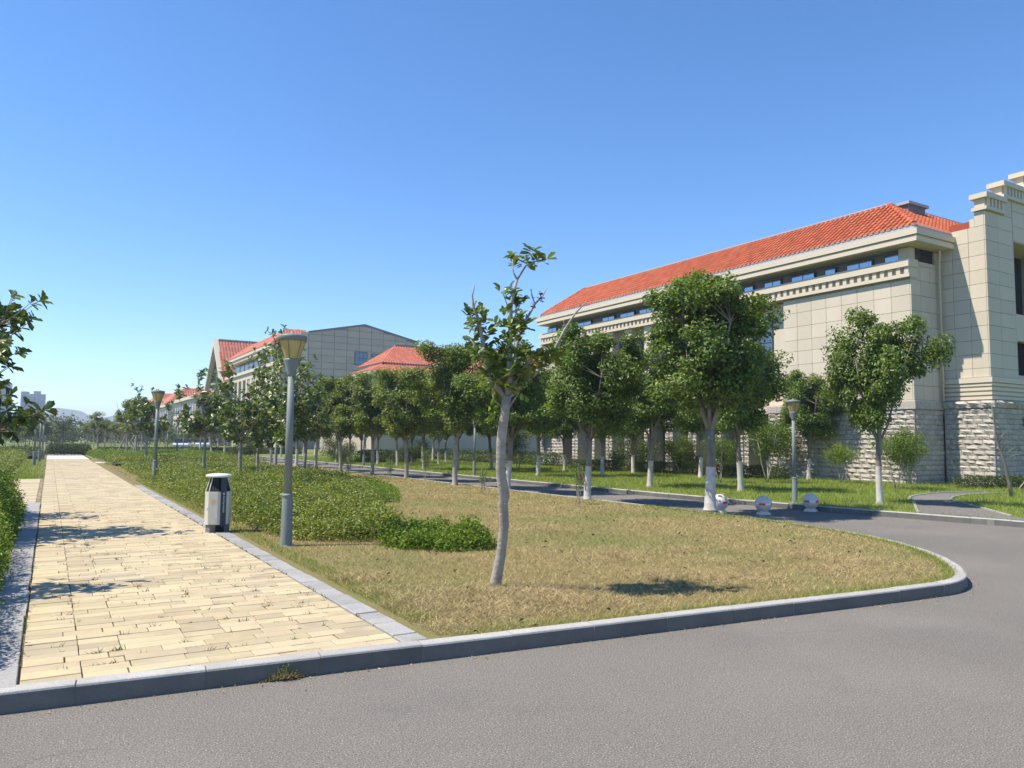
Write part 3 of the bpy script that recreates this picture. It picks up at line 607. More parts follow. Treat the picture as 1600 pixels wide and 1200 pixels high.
# ============================================================ TREES
def branch_pts(a, b, sag, n=4, r=rnd):
    a = np.array(a, float); b = np.array(b, float); out = []
    for i in range(n+1):
        t = i/n; p = a*(1-t)+b*t+np.array([0, 0, sag*math.sin(math.pi*t)])
        if 0 < i < n: p = p+np.array([r.uniform(-1, 1), r.uniform(-1, 1), 0])*np.linalg.norm(b-a)*0.03
        out.append(p)
    return out
def make_maple(seed, H=4.6, fork=1.75, R=1.25, nclu=120, nleaf=115, leaf=0.095, lm='leaf', r0=0.085, wash=0.92, bark='bark', squash=1.08, cmin=0.25, band=True, lean=0.0):
    r = random.Random(seed); q = np.random.default_rng(seed)
    root = empty('street_tree', (0, 0, -50))
    tk = MB(); lx, ly = lean+r.uniform(-.05, .05), r.uniform(-.1, .1)
    trunk_at = lambda z: np.array([lx*z/fork+0.03*math.sin(z*2+seed), ly*z/fork+0.025*math.cos(z*2.3+seed)-0.025*math.cos(seed), z])
    zs = [-0.05, 0.0, 0.08, .3, .6, wash or .9, 1.2, fork*0.85, fork]
    tk.tube([trunk_at(z) for z in zs], [r0*1.6, r0*1.45, r0*1.15, r0*1.05, r0, r0*.96, r0*.92, r0*.9, r0*1.05], 10)
    top = trunk_at(fork); zc = fork+(H-fork)*0.50; hz = (H-fork)*0.58
    limbs = []; nl = r.choice([5, 6, 7])
    for k in range(nl):
        an = 2*math.pi*(k+r.uniform(-.25, .25))/nl; rr = R*r.uniform(.45, .8); zz = fork+(H-fork)*r.uniform(.45, .85)
        e = np.array([top[0]+rr*math.cos(an), top[1]+rr*math.sin(an), zz]); st = trunk_at(fork-r.uniform(0, .25))
        pts = branch_pts(st, e, -0.10*rr, 5, r); tk.tube(pts, [r0*.5*(1-.13*i) for i in range(6)], 6); limbs += pts[1:]
    lead = branch_pts(top, (top[0]+r.uniform(-.2, .2), top[1]+r.uniform(-.2, .2), H*.93), 0, 5, r); tk.tube(lead, [r0*.6*(1-.16*i) for i in range(6)], 6); limbs += lead[1:]
    limbs = np.array(limbs)
    C = []; lob = q.uniform(0, 6.28, 6)
    while len(C) < nclu:
        d = q.normal(size=3); d /= np.linalg.norm(d); rad = q.random()**0.36
        an = math.atan2(d[1], d[0]); f = 1+.16*math.sin(2*an+lob[0])+.13*math.sin(3*an+lob[1]+2*d[2])+.14*math.sin(5*d[2]+lob[2]); f *= q.uniform(.84, 1.2)
        p = np.array([d[0]*R*f*rad, d[1]*R*f*rad, d[2]*hz*f*rad*squash])
        if d[2] < -0.1: p[:2] *= 1+0.15*d[2]
        p += [top[0], top[1], zc]
        if p[2] < fork+cmin or p[2] > H-0.1: continue
        C.append(p)
    C = np.array(C); P = []; N = []
    nd = np.sort(np.linalg.norm(C[:, None]-C[None], axis=2), axis=1)[:, 2]; C = C[nd < 0.42*R/1.36]
    for c in C:
        n = int(nleaf*q.uniform(.6, 1.5)); s = q.uniform(.24, .46)*R/1.4
        dl = unit(q.normal(size=(n, 3))); pp = c+dl*(q.random((n, 1))**.45)*[s, s, s*.7]; P.append(pp)
        out = unit((c-[top[0], top[1], zc-0.3])[None])[0]
        N.append(q.normal(size=(n, 3))*.45+dl*.4+out*.35+[0, 0, .5])
        j = np.argmin(np.linalg.norm(limbs-c, axis=1)); tk.tube([limbs[j], (limbs[j]+c)/2+[0, 0, .03], c], [.014, .009, .005], 4, False)
    P = np.concatenate(P); N = np.concatenate(N); V, Fa = leaves(P, N, leaf*q.uniform(.6, 1.3, len(P)), .6, .3, q)
    tk.build('trunk', M[bark], root, True)
    if wash:
        wz = [0.0, .08, .3, .6, wash-.02]; b = MB(); b.tube([trunk_at(z) for z in wz], [k+0.004 for k in (r0*1.45, r0*1.15, r0*1.05, r0, r0*.96)], 10, False); b.build('whitewash', M['whitewash'], root, True)
        if band: b = MB(); b.tube([trunk_at(z) for z in (wash-.025, wash+.045)], [r0*.96+.006]*2, 10, False); b.build('red_band', M['redband'], root, True)
    link('crown', np_mesh('crown', V, Fa, M[lm]), root)
    remember(root); return root
def rosette_leaves(P, D, q, n=7, size=0.15):
    LP = []; LD = []; LN = []; S = []
    for p, d in zip(P, D):
        d = d/np.linalg.norm(d)
        for k in range(n+q.integers(-2, 3)):
            x = q.normal(size=3); x -= d*(x@d); x /= np.linalg.norm(x)
            dirn = x+d*q.uniform(-.1, .9); LP.append(p-d*q.uniform(0, .07)); LD.append(dirn); LN.append(d*1.2+np.array([0, 0, .5])+q.normal(size=3)*.3); S.append(size*q.uniform(.65, 1.25))
    return big_leaves(np.array(LP), np.array(LD), np.array(S), np.array(LN))
def make_magnolia(seed, H=3.6, fork=1.5, R=1.1, nb=9, lm='leaf_mag', size=0.17, r0=0.06, sub=11, bark='bark_pale', wash=0):
    r = random.Random(seed); q = np.random.default_rng(seed); root = empty('magnolia_tree', (0, 0, -50)); tk = MB()
    lx, ly = r.uniform(-.12, .12), r.uniform(-.12, .12); ta = lambda z: np.array([lx*z/fork+.03*math.sin(z*3+seed), ly*z/fork, z])
    tk.tube([ta(z) for z in (-.05, .05, .4, .8, 1.2, fork)], [r0*1.4, r0*1.15, r0, r0*.95, r0*.9, r0*.9], 10)
    TP = []; TD = []
    for k in range(nb):
        an = 2*math.pi*(k*0.382+r.uniform(-.1, .1)); zz = fork+(H-fork)*(k+.6)/nb; rr = R*r.uniform(.55, 1)*(1.1-.55*(k/nb))
        st = ta(min(fork, fork*r.uniform(.85, 1))); e = np.array([st[0]+rr*math.cos(an), st[1]+rr*math.sin(an), zz+r.uniform(-.1, .3)])
        pts = branch_pts(st, e, -.12*rr, 5, r); tk.tube(pts, [r0*.5*(1-.15*i) for i in range(6)], 6)
        for j in range(sub):
            i = r.choice([2, 3, 4, 5]); s = pts[i]; t = s+np.array([r.uniform(-.38, .38), r.uniform(-.38, .38), r.uniform(-.05, .42)])*R/1.1
            mid = (s+t)/2+[0, 0, -.03]; tk.tube([s, mid, t], [.012, .008, .005], 4, False)
            TP += [t, mid]; TD += [t-s+np.array([0, 0, .1]), t-s]
        TP.append(pts[-1]); TD.append(pts[-1]-pts[-2])
    V, Fa = rosette_leaves(np.array(TP), np.array(TD)+1e-3, q, 8, size)
    tk.build('trunk', M[bark], root, True)
    if wash: b = MB(); b.tube([ta(z) for z in (0, .1, .4, wash)], [r0*1.3+.003, r0*1.1+.003, r0+.003, r0*.97+.003], 10, False); b.build('whitewash', M['whitewash'], root, True)
    link('crown', np_mesh('crown', V, Fa, M[lm]), root); remember(root); return root
def make_shrub(seed, H=1.4, R=.6, stems=3, n=4500, leaf=.05, lm='leaf', base=.45, name='small_shrub', bark='bark_pale', r0=.02):
    r = random.Random(seed); q = np.random.default_rng(seed); root = empty(name, (0, 0, -50)); tk = MB(); T = []
    for k in range(stems):
        an = 6.28*k/stems+r.random(); e = np.array([R*.5*math.cos(an), R*.5*math.sin(an), base*H+H*.25]); p = branch_pts((0.02*math.cos(an), .02*math.sin(an), -.03), e, -.03, 4, r); tk.tube(p, [r0*(1-.12*i) for i in range(5)], 6); T += p[2:]
    T = np.array(T); C = []
    for k in range(26):
        d = q.normal(size=3); d /= np.linalg.norm(d); rad = q.random()**.4; c = np.array([d[0]*R*rad, d[1]*R*rad, H*(base+(1-base)*.5)+d[2]*H*(1-base)*.5*rad]); C.append(c)
        j = np.argmin(np.linalg.norm(T-c, axis=1)); tk.tube([T[j], c], [.008, .004], 4, False)
    C = np.array(C); idx = q.integers(0, len(C), n); P = C[idx]+q.normal(size=(n, 3))*R*.2
    V, Fa = leaves(P, q.normal(size=(n, 3))*.7+[0, 0, .7], leaf*q.uniform(.6, 1.3, n), .55, .3, q)
    tk.build('trunk', M[bark], root, True); link('crown', np_mesh('crown', V, Fa, M[lm]), root); remember(root); return root
used = set()
def place(proto, x, y, s=1.0, rz=None, label=None, cat='tree', group=None, sz=None, z=ZL, name=None):
    if proto.name not in used: used.add(proto.name); o = proto
    else: o = copy_tree(proto)
    o.location = (x, y, z); o.rotation_euler = (0, 0, rnd.uniform(0, 6.28) if rz is None else rz)
    o.scale = (s, s, sz or s); tag(o, label, cat, group)
    return o
MAP = [make_maple(100+i, 4.75, 1.65, 1.42, 175, 185) for i in range(5)]
MPN = [make_maple(130+i, 4.65, 1.6, 1.4, 165, 175, lm='leaf_mid', wash=0, bark='bark_pale', r0=.08) for i in range(3)]
MBIG = make_maple(207, 5.4, 1.8, 1.42, 235, 205, 0.10, r0=0.115, wash=1.0, cmin=0.55)
MFAR = [make_maple(300+i, 4.3, 1.7, 1.2, 90, 110, 0.12, r0=.075, lm='leaf_mid') for i in range(3)]
MYEL = [make_maple(320+i, 4.0, 1.7, 1.1, 50, 80, 0.12, r0=.06, lm='leaf_b', wash=0, bark='bark_pale') for i in range(2)]
MAG = [make_magnolia(400+i, 3.5+0.3*i, 1.45, 1.15, 9+i) for i in range(3)]
def row(px, py): p = gp(px, py); return p[0], p[1]
RG = 'street trees along the island kerb'
x, y = row(1110, 797); place(MBIG, x+.0, y, 1.0, 0.4, 'largest whitewashed street tree, on the lawn corner beside the stone balls', 'tree', RG)
for i, (px, py, s, lab) in enumerate([
    (918, 780, .98, 'whitewashed multi limbed street tree behind the flowering shrub at the kerb'),
    (793, 765, 1.0, 'whitewashed street tree hidden behind the bare magnolia trunk'),
    (711, 758, 1.03, 'pale trunked street tree on the kerb just left of the bare magnolia'),
    (634, 747, .98, 'street tree with thin bare spreading limbs above the kerb'),
    (581, 741, .98, 'straight trunked street tree between the forked one and the spreading one'),
    (532, 738, .93, 'forked pale street tree beside the bent bare branch'),
    (494, 732, .95, 'leftmost street tree still clear of the near lamp post')]):
    x, y = row(px, py); place(MAP[i % 5] if px > 750 else MPN[i % 3], x, y, s, 0.9*i+.5, lab, 'tree', RG)
for k in range(7):
    place(MFAR[k % 3], 12.1+rnd.uniform(-.2, .2), 43.5+5.5*k, 1.05, None, 'distant street tree along the island kerb beyond the near lamp post', 'tree', 'distant kerbside street trees')
LG = 'trees on the lawn beyond the road'
far_list = [(1374, 788, 3, 1.05, 'whitewashed tree in front of the stone corner, right of the road lamp'),
 (1157, 767, 1, 1.05, 'crooked whitewashed tree just right of the largest tree trunk'),
 (1016, 761, 2, 1.0, 'whitewashed tree with a crooked brown trunk right of the kerb opening'),
 (841, 744, 0, 1.0, 'whitewashed tree across the road, between the bare magnolia and the flowering shrub'),
 (882, 736, 4, .95, 'thin whitewashed tree nearer the building left of the flowering shrub'),
 (989, 740, 3, 1.0, 'slim pale tree in front of the round dark shrub'),
 (1095, 747, 2, 1.0, 'whitewashed tree standing behind the largest trunk near the hedge'),
 (942, 744, 1, .95, 'dark trunked tree right behind the flowering shrub tree'),
 (850, 725, 4, 1.0, 'dark thin tree against the far stone wall end'),
 (1264, 749, 0, .98, 'dark trunked tree against the stone wall right of the road lamp'),
 (525, 723, 2, 1.0, 'slim white trunk across the road below the grey gable wall'),
 (545, 722, 3, 1.0, 'second slim white trunk across the road below the grey gable wall'),
 (590, 726, 1, .95, 'tree across the road just right of the thin distant lamp'),
 (620, 728, 0, .95, 'tree across the road with a straight white trunk and small crown'),
 (663, 734, 4, 1.0, 'tree across the road behind the thin pink flowered sapling'),
 (714, 735, 3, 1.05, 'tree across the road directly behind the straight kerbside trunk'),
 (697, 723, 2, .9, 'small tree deep in the lawn under the red hip roof'),
 (685, 726, 1, .85, 'dark low tree deep in the lawn left of the middle lamp'),
 (768, 733, 4, 1.0, 'tree across the road right of the middle lamp'),
 (780, 738, 0, 1.0, 'tree across the road half hidden by the bare magnolia trunk')]
for px, py, v, s, lab in far_list:
    x, y = row(px, py); place(MAP[v] if y < 36 else MFAR[v % 3], x, y, s*(.80 if px > 1300 else 1), None, lab, 'tree', LG, sz=s*(1.02 if px > 1300 else 1))
for k in range(16):
    place(MFAR[k % 3], rnd.uniform(16.5, 26), 42+3.4*k+rnd.uniform(-1, 1), rnd.uniform(.85, 1.1), None, 'distant leafy tree in the belt beyond the road, '+('close behind the far kerb' if k % 2 else 'deeper in the shade toward the buildings'), 'tree', 'dense tree belt beyond the road')
SH = [make_shrub(501, 1.7, .62, 3, 5200, .055, 'leaf'), make_shrub(502, 1.5, .55, 3, 3800, .055, 'leaf_bright', .55), make_shrub(503, 1.9, .8, 4, 6500, .06, 'leaf')]
SG = 'small trees by the stone building'
for px, py, v, s, lab in [(1200, 755, 0, 1.35, 'small multi stemmed tree left of the road lamp post'), (1211, 747, 2, 1.2, 'small leafy tree just behind the one left of the road lamp'),
    (1315, 755, 1, .95, 'small yellow green tree with a thin white stem against the stone wall'), (1401, 765, 2, 1.0, 'bushy small tree right of the whitewashed trunk at the stone corner'),
    (1421, 757, 0, 1.1, 'pale stemmed small tree close to the stone corner'), (1302, 738, 0, .9, 'small shrub tree against the sunlit stone wall'),
    (1125, 755, 0, 1.0, 'small tree between the two big trunks near the hedge'), (1062, 742, 2, .9, 'rounded small tree before the pillars, left of the largest trunk'), (810, 735, 0, 1.2, 'thin young tree across the road right behind the magnolia')]:
    x, y = row(px, py); place(SH[v], x, y, s, None, lab, 'small tree', SG)
RD = make_shrub(510, 1.6, .95, 3, 9000, .06, 'leaf_dark', .1, 'round_shrub')
for x, y, s, lab in [(26.2, 31.0, 1.25, 'big round dark shrub in front of the stone pillars'), (25.6, 26.6, .95, 'second round dark shrub before the pillars'), (20.5, 46, 1.0, 'round shrub near the shaded hedge across the road'), (16.9, 51, 1.1, 'round shrub left of the distant thin lamp'), (15.6, 46.0, .7, 'olive low shrub by the far kerb'), (10.4, 49, 1.05, 'dark conical shrub seen above the bed left of the near lamp')]:
    place(RD, x, y, s, None, lab, 'shrub', 'round shrubs')
# saplings on the dry lawn
def sapling(seed, H, n, lm, fl):
    q = np.random.default_rng(seed); r = random.Random(seed); root = empty('sapling', (0, 0, -50)); tk = MB(); P = []
    for k in range(5):
        an = 1.26*k; e = np.array([.10*math.cos(an), .10*math.sin(an), H*r.uniform(.8, 1)]); p = branch_pts((.02*math.cos(an), .02*math.sin(an), -.02), e, 0, 4, r); tk.tube(p, [.007]*5, 4)
        for i in range(n//5): t = q.uniform(.4, 1); P.append(np.array([e[0]*t, e[1]*t, e[2]*t])+q.normal(size=3)*[.045, .045, .02])
    P = np.array(P); V, Fa = leaves(P, q.normal(size=(len(P), 3))+[0, 0, .4], q.uniform(.025, .05, len(P)), .5, .3, q)
    tk.build('stems', M['bark_pale'], root); link('foliage', np_mesh('foliage', V, Fa, M[lm]), root)
    if fl: V, Fa = leaves(P[:60]*0+np.array([.03, -.05, H*.62])+q.normal(size=(60, 3))*.03, q.normal(size=(60, 3)), np.full(60, .035), .9, .2, q); link('flowers', np_mesh('flowers', V, Fa, M['flower']), root)
    remember(root); return root
S1 = sapling(601, 1.02, 620, 'leaf', True); S2 = sapling(602, .85, 320, 'leaf', False)
for pr_, px, py, s, lab in [(S1, 905, 788, 1.0, 'upright young shrub with a pink flower on the dry lawn near the kerb'), (S2, 754, 773, 1.0, 'thin sapling on the dry lawn left of the bare magnolia trunk'),
    (S2, 608, 753, 1.15, 'thin dark sapling at the back edge of the dry lawn'), (S1, 664, 750, 1.25, 'tall thin sapling with pale pink bloom at the kerb'), (S2, 545, 747, 1.1, 'thin sapling behind the shrub bed by the road')]:
    x, y = row(px, py); place(pr_, x, y, s, None, lab, 'sapling', 'saplings on the dry lawn')

# --- the magnolia in the foreground, limb by limb
base = gp(775, 915); fd = FWD; dep = (base-E0)@fd
def mp(u, v, off=0.0): d = ray(u, v); return E0+d*((dep+off)/(d@fd))
mag = empty('magnolia_tree', tuple(base), label='slender foreground magnolia with bare lower trunk and sparse upright branches', cat='tree')
tk = MB()
T = lambda pts: [mp(*p)-base for p in pts]
tk.tube(T([(772, 922, 0), (775, 908, 0), (783, 865, -.04), (788, 820, -.08), (786, 787, -.12), (788, 775, -.14), (782, 735, -.2), (783, 690, -.24), (788, 650, -.28), (792, 618, -.3)]),
        [.075, .062, .052, .05, .052, .058, .05, .05, .049, .05], 12)
tk.tube(T([(788, 778, -.14), (790, 790, -.19)]), [.03, .012], 6)
TIPS = []
def limb(pts, r0, r1, tips=True, leafy=None):
    q = T(pts); n = len(q); tk.tube(q, [r0+(r1-r0)*i/(n-1) for i in range(n)], 6)
limb([(792, 620, -.3), (795, 580, -.32), (797, 540, -.34), (798, 480, -.36), (803, 455, -.36), (808, 437, -.36)], .032, .012)
limb([(808, 437, -.36), (822, 415, -.36), (838, 408, -.37)], .011, .006); limb([(808, 437, -.36), (802, 425, -.34), (801, 405, -.33)], .010, .005)
limb([(790, 622, -.3), (765, 590, -.36), (757, 550, -.40), (748, 500, -.44), (740, 480, -.46), (738, 462, -.46), (742, 445, -.46)], .03, .004)
limb([(738, 500, -.44), (736, 492, -.44)], .006, .004); limb([(745, 492, -.44), (752, 478, -.42)], .006, .004)
limb([(793, 620, -.3), (803, 560, -.25), (812, 520, -.2), (822, 500, -.18), (836, 475, -.15), (848, 462, -.14), (855, 450, -.14)], .024, .004)
limb([(836, 475, -.15), (831, 462, -.15), (830, 451, -.15)], .008, .003); limb([(836, 475, -.15), (829, 452, -.17)], .004, .003)
limb([(795, 622, -.3), (812, 580, -.22), (832, 560, -.15), (852, 552, -.1)], .02, .006)
limb([(796, 620, -.3), (830, 590, -.12), (858, 560, .05), (872, 535, .1), (884, 512, .12), (900, 488, .14), (908, 480, .14), (918, 470, .14)], .022, .005)
limb([(908, 480, .14), (904, 470, .14)], .006, .003); limb([(911, 478, .14), (922, 476, .14)], .005, .003); limb([(884, 512, .12), (880, 500, .12)], .005, .003)
limb([(797, 490, -.36), (786, 458, -.33)], .008, .004); limb([(798, 510, -.35), (815, 470, -.35)], .008, .004); limb([(757, 560, -.38), (735, 530, -.4)], .008, .004)
limb([(788, 640, -.28), (772, 625, -.3), (768, 610, -.3)], .012, .005); limb([(793, 640, -.28), (812, 612, -.35)], .012, .005)
tk.build('trunk', M['bark_pale'], mag, True)
ros = [(799, 400), (803, 408), (834, 390), (846, 396), (824, 402), (838, 402), (852, 400), (784, 452), (798, 450), (810, 455), (818, 462), (806, 466), (738, 478), (750, 482), (732, 488), (742, 497), (757, 500), (736, 508), (752, 518), (764, 515), (742, 532), (758, 538), (735, 535), (747, 548), (765, 548),
       (790, 480), (806, 484), (813, 492), (788, 500), (800, 510), (814, 512), (784, 522), (797, 530), (812, 525), (820, 505), (790, 545), (805, 545), (822, 502), (822, 548), (776, 508), (780, 535),
       (765, 570), (778, 580), (792, 588), (806, 582), (818, 575), (775, 560), (785, 600), (800, 605), (812, 598), (825, 590), (770, 595), (760, 560), (760, 580), (795, 570), (835, 556), (848, 548), (860, 552), (872, 556), (855, 562), (842, 566), (868, 548), (830, 575), (755, 545), (805, 560), (783, 565)]
q = np.random.default_rng(77); RP = []; RD_ = []
ctr = mp(797, 600, -.3)
for u, v in ros:
    for k in range(2 if v < 540 else 3):
        o = (q.uniform(-.12, .12) if v < 470 else q.uniform(-.25, .3))-.3
        if u > 828 and v > 540: o += .25
        p = mp(u+q.uniform(-4, 4), v+q.uniform(-4, 4), o); RP.append(p-base); RD_.append((p-ctr)*.5+np.array([0, 0, .5])+q.normal(size=3)*.3)
V, Fa = rosette_leaves(RP, RD_, q, 6, .105); link('crown', np_mesh('crown', V, Fa, M['leaf_mag']), mag)
RP = [mp(u, v, -.16)-base for u, v in ((841, 466), (838, 472), (843, 470), (836, 480), (835, 484), (769, 650), (772, 652))]
V, Fa = rosette_leaves(RP[:5], [np.array([0, 0, -1.0])]*5, q, 4, .06); link('dead_leaves', np_mesh('dead_leaves', V, Fa, M['leaf_brown']), mag)
V, Fa = rosette_leaves([mp(u, v, -.3)-base for u, v in ((775, 645), (770, 640), (775, 622), (822, 620), (760, 600))], [np.array([0.2, -.3, -.3])]*5, q, 4, .12); link('low_leaves', np_mesh('low_leaves', V, Fa, M['leaf_bright']), mag)

MAG.append(make_magnolia(450, 3.75, 1.35, 1.5, 15, size=.17, sub=18))
# --- magnolias standing in the shrub bed and on the left
MGR = 'magnolias beside the path'
for px, py, v, s, lab in [(375, 752, 1, 1.05, 'dense magnolia in the bed with a short dark trunk right of the litter bin'), (320, 740, 0, 1.18, 'magnolia in the bed with a leaning pale trunk above the litter bin'),
        (452, 765, 2, .95, 'magnolia standing behind the near lamp post with long bare side branches'), (226, 726, 0, 1.15, 'straight pale trunked tree left of the second lamp post'),]:
    x, y = row(px, py); place(MAG[v], x, y, s, None, lab, 'tree', MGR)
x, y = row(430, 748); place(MAG[2], x, y, 1.0, 2.0, 'tall magnolia with a thin leafless stem rising beside the lamp head', 'tree', MGR, sz=1.3)
x, y = row(402, 745); place(MAG[1], x, y, .9, 4.0, 'low spreading magnolia between the bin and the near lamp post', 'tree', MGR)
x, y = row(475, 745); place(MAG[0], x, y, 1.1, 1.0, 'magnolia just right of the near lamp post with yellow green leaves', 'tree', MGR)
for x, y, v, s, lab in [(-1.78, 14.6, 3, 1.0, 'dark leaved magnolia reaching in at the left edge of the picture'), (-1.95, 9.4, 1, .88, 'magnolia left of the near hedge whose shadow falls on the path'), (-1.9, 17.8, 2, .95, 'magnolia behind the left edge hedge, seen through the nearer one')]:
    place(MAG[v], x, y, s, rnd.uniform(0, 6), lab, 'tree', 'magnolias left of the path', sz=s*(.84 if s > 1.2 else 1))
# --- path-end trees
for px, py, s, v, lab in [(28, 703, .95, 0, 'leafy tree on the far left behind the hedge'), (45, 705, .8, 1, 'tree with a bare hooked branch left of the two lamps'), (70, 700, .9, 2, 'tree right behind the two left lamp posts'), (8, 700, 1.05, 1, 'tree at the far left border of the picture')]:
    x, y = row(px, py); place(MFAR[v], x, y, s, None, lab, 'tree', 'trees left of the far path')
dark = make_maple(350, 4.6, 1.5, 1.5, 60, 45, 0.13, lm='leaf_dark', wash=0, r0=.09, squash=.9)
x, y = row(97, 706); place(dark, x, y, 1.0, None, 'vase shaped dark tree standing at the end of the path', 'tree')
for i, (px, py, s, lab) in enumerate([(152, 708, 1.05, 'airy pale green tree right of the path end'), (135, 703, .95, 'small yellow green tree right of the vase shaped one'), (163, 706, .9, 'small bright tree beside the airy one'), (178, 705, .95, 'tree in the far row just left of the staked trees'), (146, 701, 1.0, 'small tree far beyond the airy one')]):
    x, y = row(px, py); place(MYEL[i % 2], x, y, s, None, lab, 'tree', 'trees right of the far path')
ST = make_maple(370, 4.3, 2.0, 1.0, 70, 70, .12, lm='leaf_b', wash=0, bark='bark_pale', r0=.06)
sk = MB()
for k in range(4):
    an = k*1.57+.4; sk = MB(); sk.tube([(1.0*math.cos(an), 1.0*math.sin(an), -.02), (.04*math.cos(an), .04*math.sin(an), 1.75)], [.03, .028], 6); o = sk.build('stake', M['stake'], ST)
remember(ST)
for px, py, lab in [(197, 716, 'staked tree with slanting timber props, left one'), (212, 718, 'staked tree with slanting timber props, middle one'), (220, 714, 'staked tree with slanting timber props, right one behind the pale trunk')]:
    x, y = row(px, py); place(ST, x, y, 1.05, None, lab, 'tree', 'staked trees beside the path')
for k in range(26):
    y = 84+rnd.uniform(0, 60); x = rnd.uniform(-16, 26)
    if abs(x-1.5) < 1.5: x += 5
    place(MFAR[k % 3] if k % 2 else MYEL[k % 2], x, y, rnd.uniform(.7, 1.0), None, 'distant tree beyond the end of the path, one of many alike', 'tree', 'distant trees past the path end')
for k in range(12):
    place(MFAR[k % 3], rnd.uniform(-14, -4), rnd.uniform(48, 82), rnd.uniform(.65, .85), None, 'leafy tree in the plantation left of the path', 'tree', 'plantation trees left of the path')
# far wood
q = np.random.default_rng(900); n = 60000
ang = q.uniform(-.28, .34, n); dist = q.uniform(150, 260, n); cx = np.sin(ang)*dist; cyy = np.cos(ang)*dist
k = np.floor(q.random(n)*260).astype(int); CX = q.uniform(-70, 75, 260); CY = 150+q.uniform(0, 60, 260); CH = q.uniform(3.2, 6.0, 260)
d = unit(q.normal(size=(n, 3))); P = np.column_stack([CX[k], CY[k], CH[k]*.55+0*k])+d*np.column_stack([2.6+0*k, 2.6+0*k, CH[k]*.48])*q.random((n, 1))**.3
V, Fa = leaves(P, d+q.normal(size=(n, 3))*.5+[0, 0, .3], q.uniform(.3, .55, n), .8, .2, q)
tag(link('far_wood', np_mesh('far_wood', V, Fa, M['leaf_dark'])), 'low green wood on the horizon beyond the path', 'wood', kind='stuff')
# leaning bare tree by the stone tower
bt = MB(); b0 = gp(1581, 777); dp = (b0-E0)@fd
def bp(u, v): d = ray(u, v); return E0+d*(dp/(d@fd))-b0
root = empty('bare_tree', tuple(b0), label='leaning nearly leafless young tree before the shaded stone tower', cat='tree')
bt.tube([bp(1582, 782), bp(1577, 755), bp(1569, 720), bp(1558, 690), bp(1552, 650), bp(1549, 632)], [.06, .05, .04, .028, .016, .01], 8)
for a in ([(1568, 718), (1576, 705), (1590, 697)], [(1567, 716), (1583, 712), (1600, 708)], [(1560, 695), (1566, 680), (1580, 668)], [(1565, 706), (1572, 690), (1575, 672)]): bt.tube([bp(*p) for p in a], [.018, .012, .005], 5)
bt.build('trunk', M['bark'], root, True)
bt = MB(); bt.tube([bp(1590, 766), bp(1602, 752)], [.02, .02], 6); bt.build('prop', M['stake'], root)

# ============================================================ LAMPS
def make_lamp():
    root = empty('street_lamp', (0, 0, -50)); P_ = M['lampmetal']
    MB().lathe([(.14, -.02), (.14, .012), (.085, .014), (.083, .03), (.074, .70), (.071, .71)], 16).build('base', P_, root, True)
    MB().lathe([(.071, .70), (.080, .705), (.080, .735), (.06, .75)], 16).build('collar', P_, root, True)
    MB().lathe([(.058, .74), (.048, 2.46)], 16).build('pole', P_, root, True)
    MB().lathe([(.052, 2.44), (.054, 2.47), (.112, 2.66), (.114, 2.69), (.10, 2.69)], 20).build('neck', P_, root, True)
    gl = MB().lathe([(.102, 2.685), (.186, 2.955)], 24, cap=False).build('lamp_glass', M['amber'], root, True)
    for k in range(6):
        a = k*math.pi/3+.26; c, s = math.cos(a), math.sin(a)
        MB().tube([(.104*c, .104*s, 2.685), (.191*c, .191*s, 2.955)], [.008, .008], 4).build('rib', P_, root)
    MB().lathe([(.178, 2.945), (.205, 2.945), (.21, 3.01), (.202, 3.03), (.12, 3.05), (.03, 3.06), (.028, 3.09), (0.004, 3.095)], 24).build('cap', P_, root, True)
    remember(root); return root
LMP = make_lamp()
for px, py, s, lab in [(447, 853, 1.0, 'tall grey street lamp with amber shade, nearest, beside the shrub bed'), (241, 754, 1.03, 'second grey street lamp on the right edge of the path'), (1242, 785, .87, 'short street lamp on the lawn beyond the road by the stone building'),
    (741, 743, .85, 'street lamp across the road between the tree trunks in the middle'), (53, 727, 1.0, 'left of the two lamps beside the far path'), (61, 721, 1.0, 'right of the two lamps beside the far path'),
    (276, 714, .98, 'lamp behind the stone cubes right of the second path lamp'), (568, 728, .85, 'thin distant lamp across the road below the grey gable'), (261, 706, .8, 'small distant lamp left of the one behind the stone cubes'), (66, 714, 1.0, 'farthest lamp on the left of the path')]:
    x, y = row(px, py); place(LMP, x, y, s, rnd.uniform(0, 1), lab, 'street lamp', 'street lamps', z=ZL-.005)

# ============================================================ LITTER BIN
b0 = gp(336, 831); rt = empty('litter_bin', (b0[0]+.03, b0[1], ZL), label='beige litter bin with pale round lid and dark printed strip beside the path', cat='litter bin')
ang = math.atan2(-b0[1], -b0[0])                      # strip faces the path corner
rt.rotation_euler = (0, 0, ang+math.radians(27))
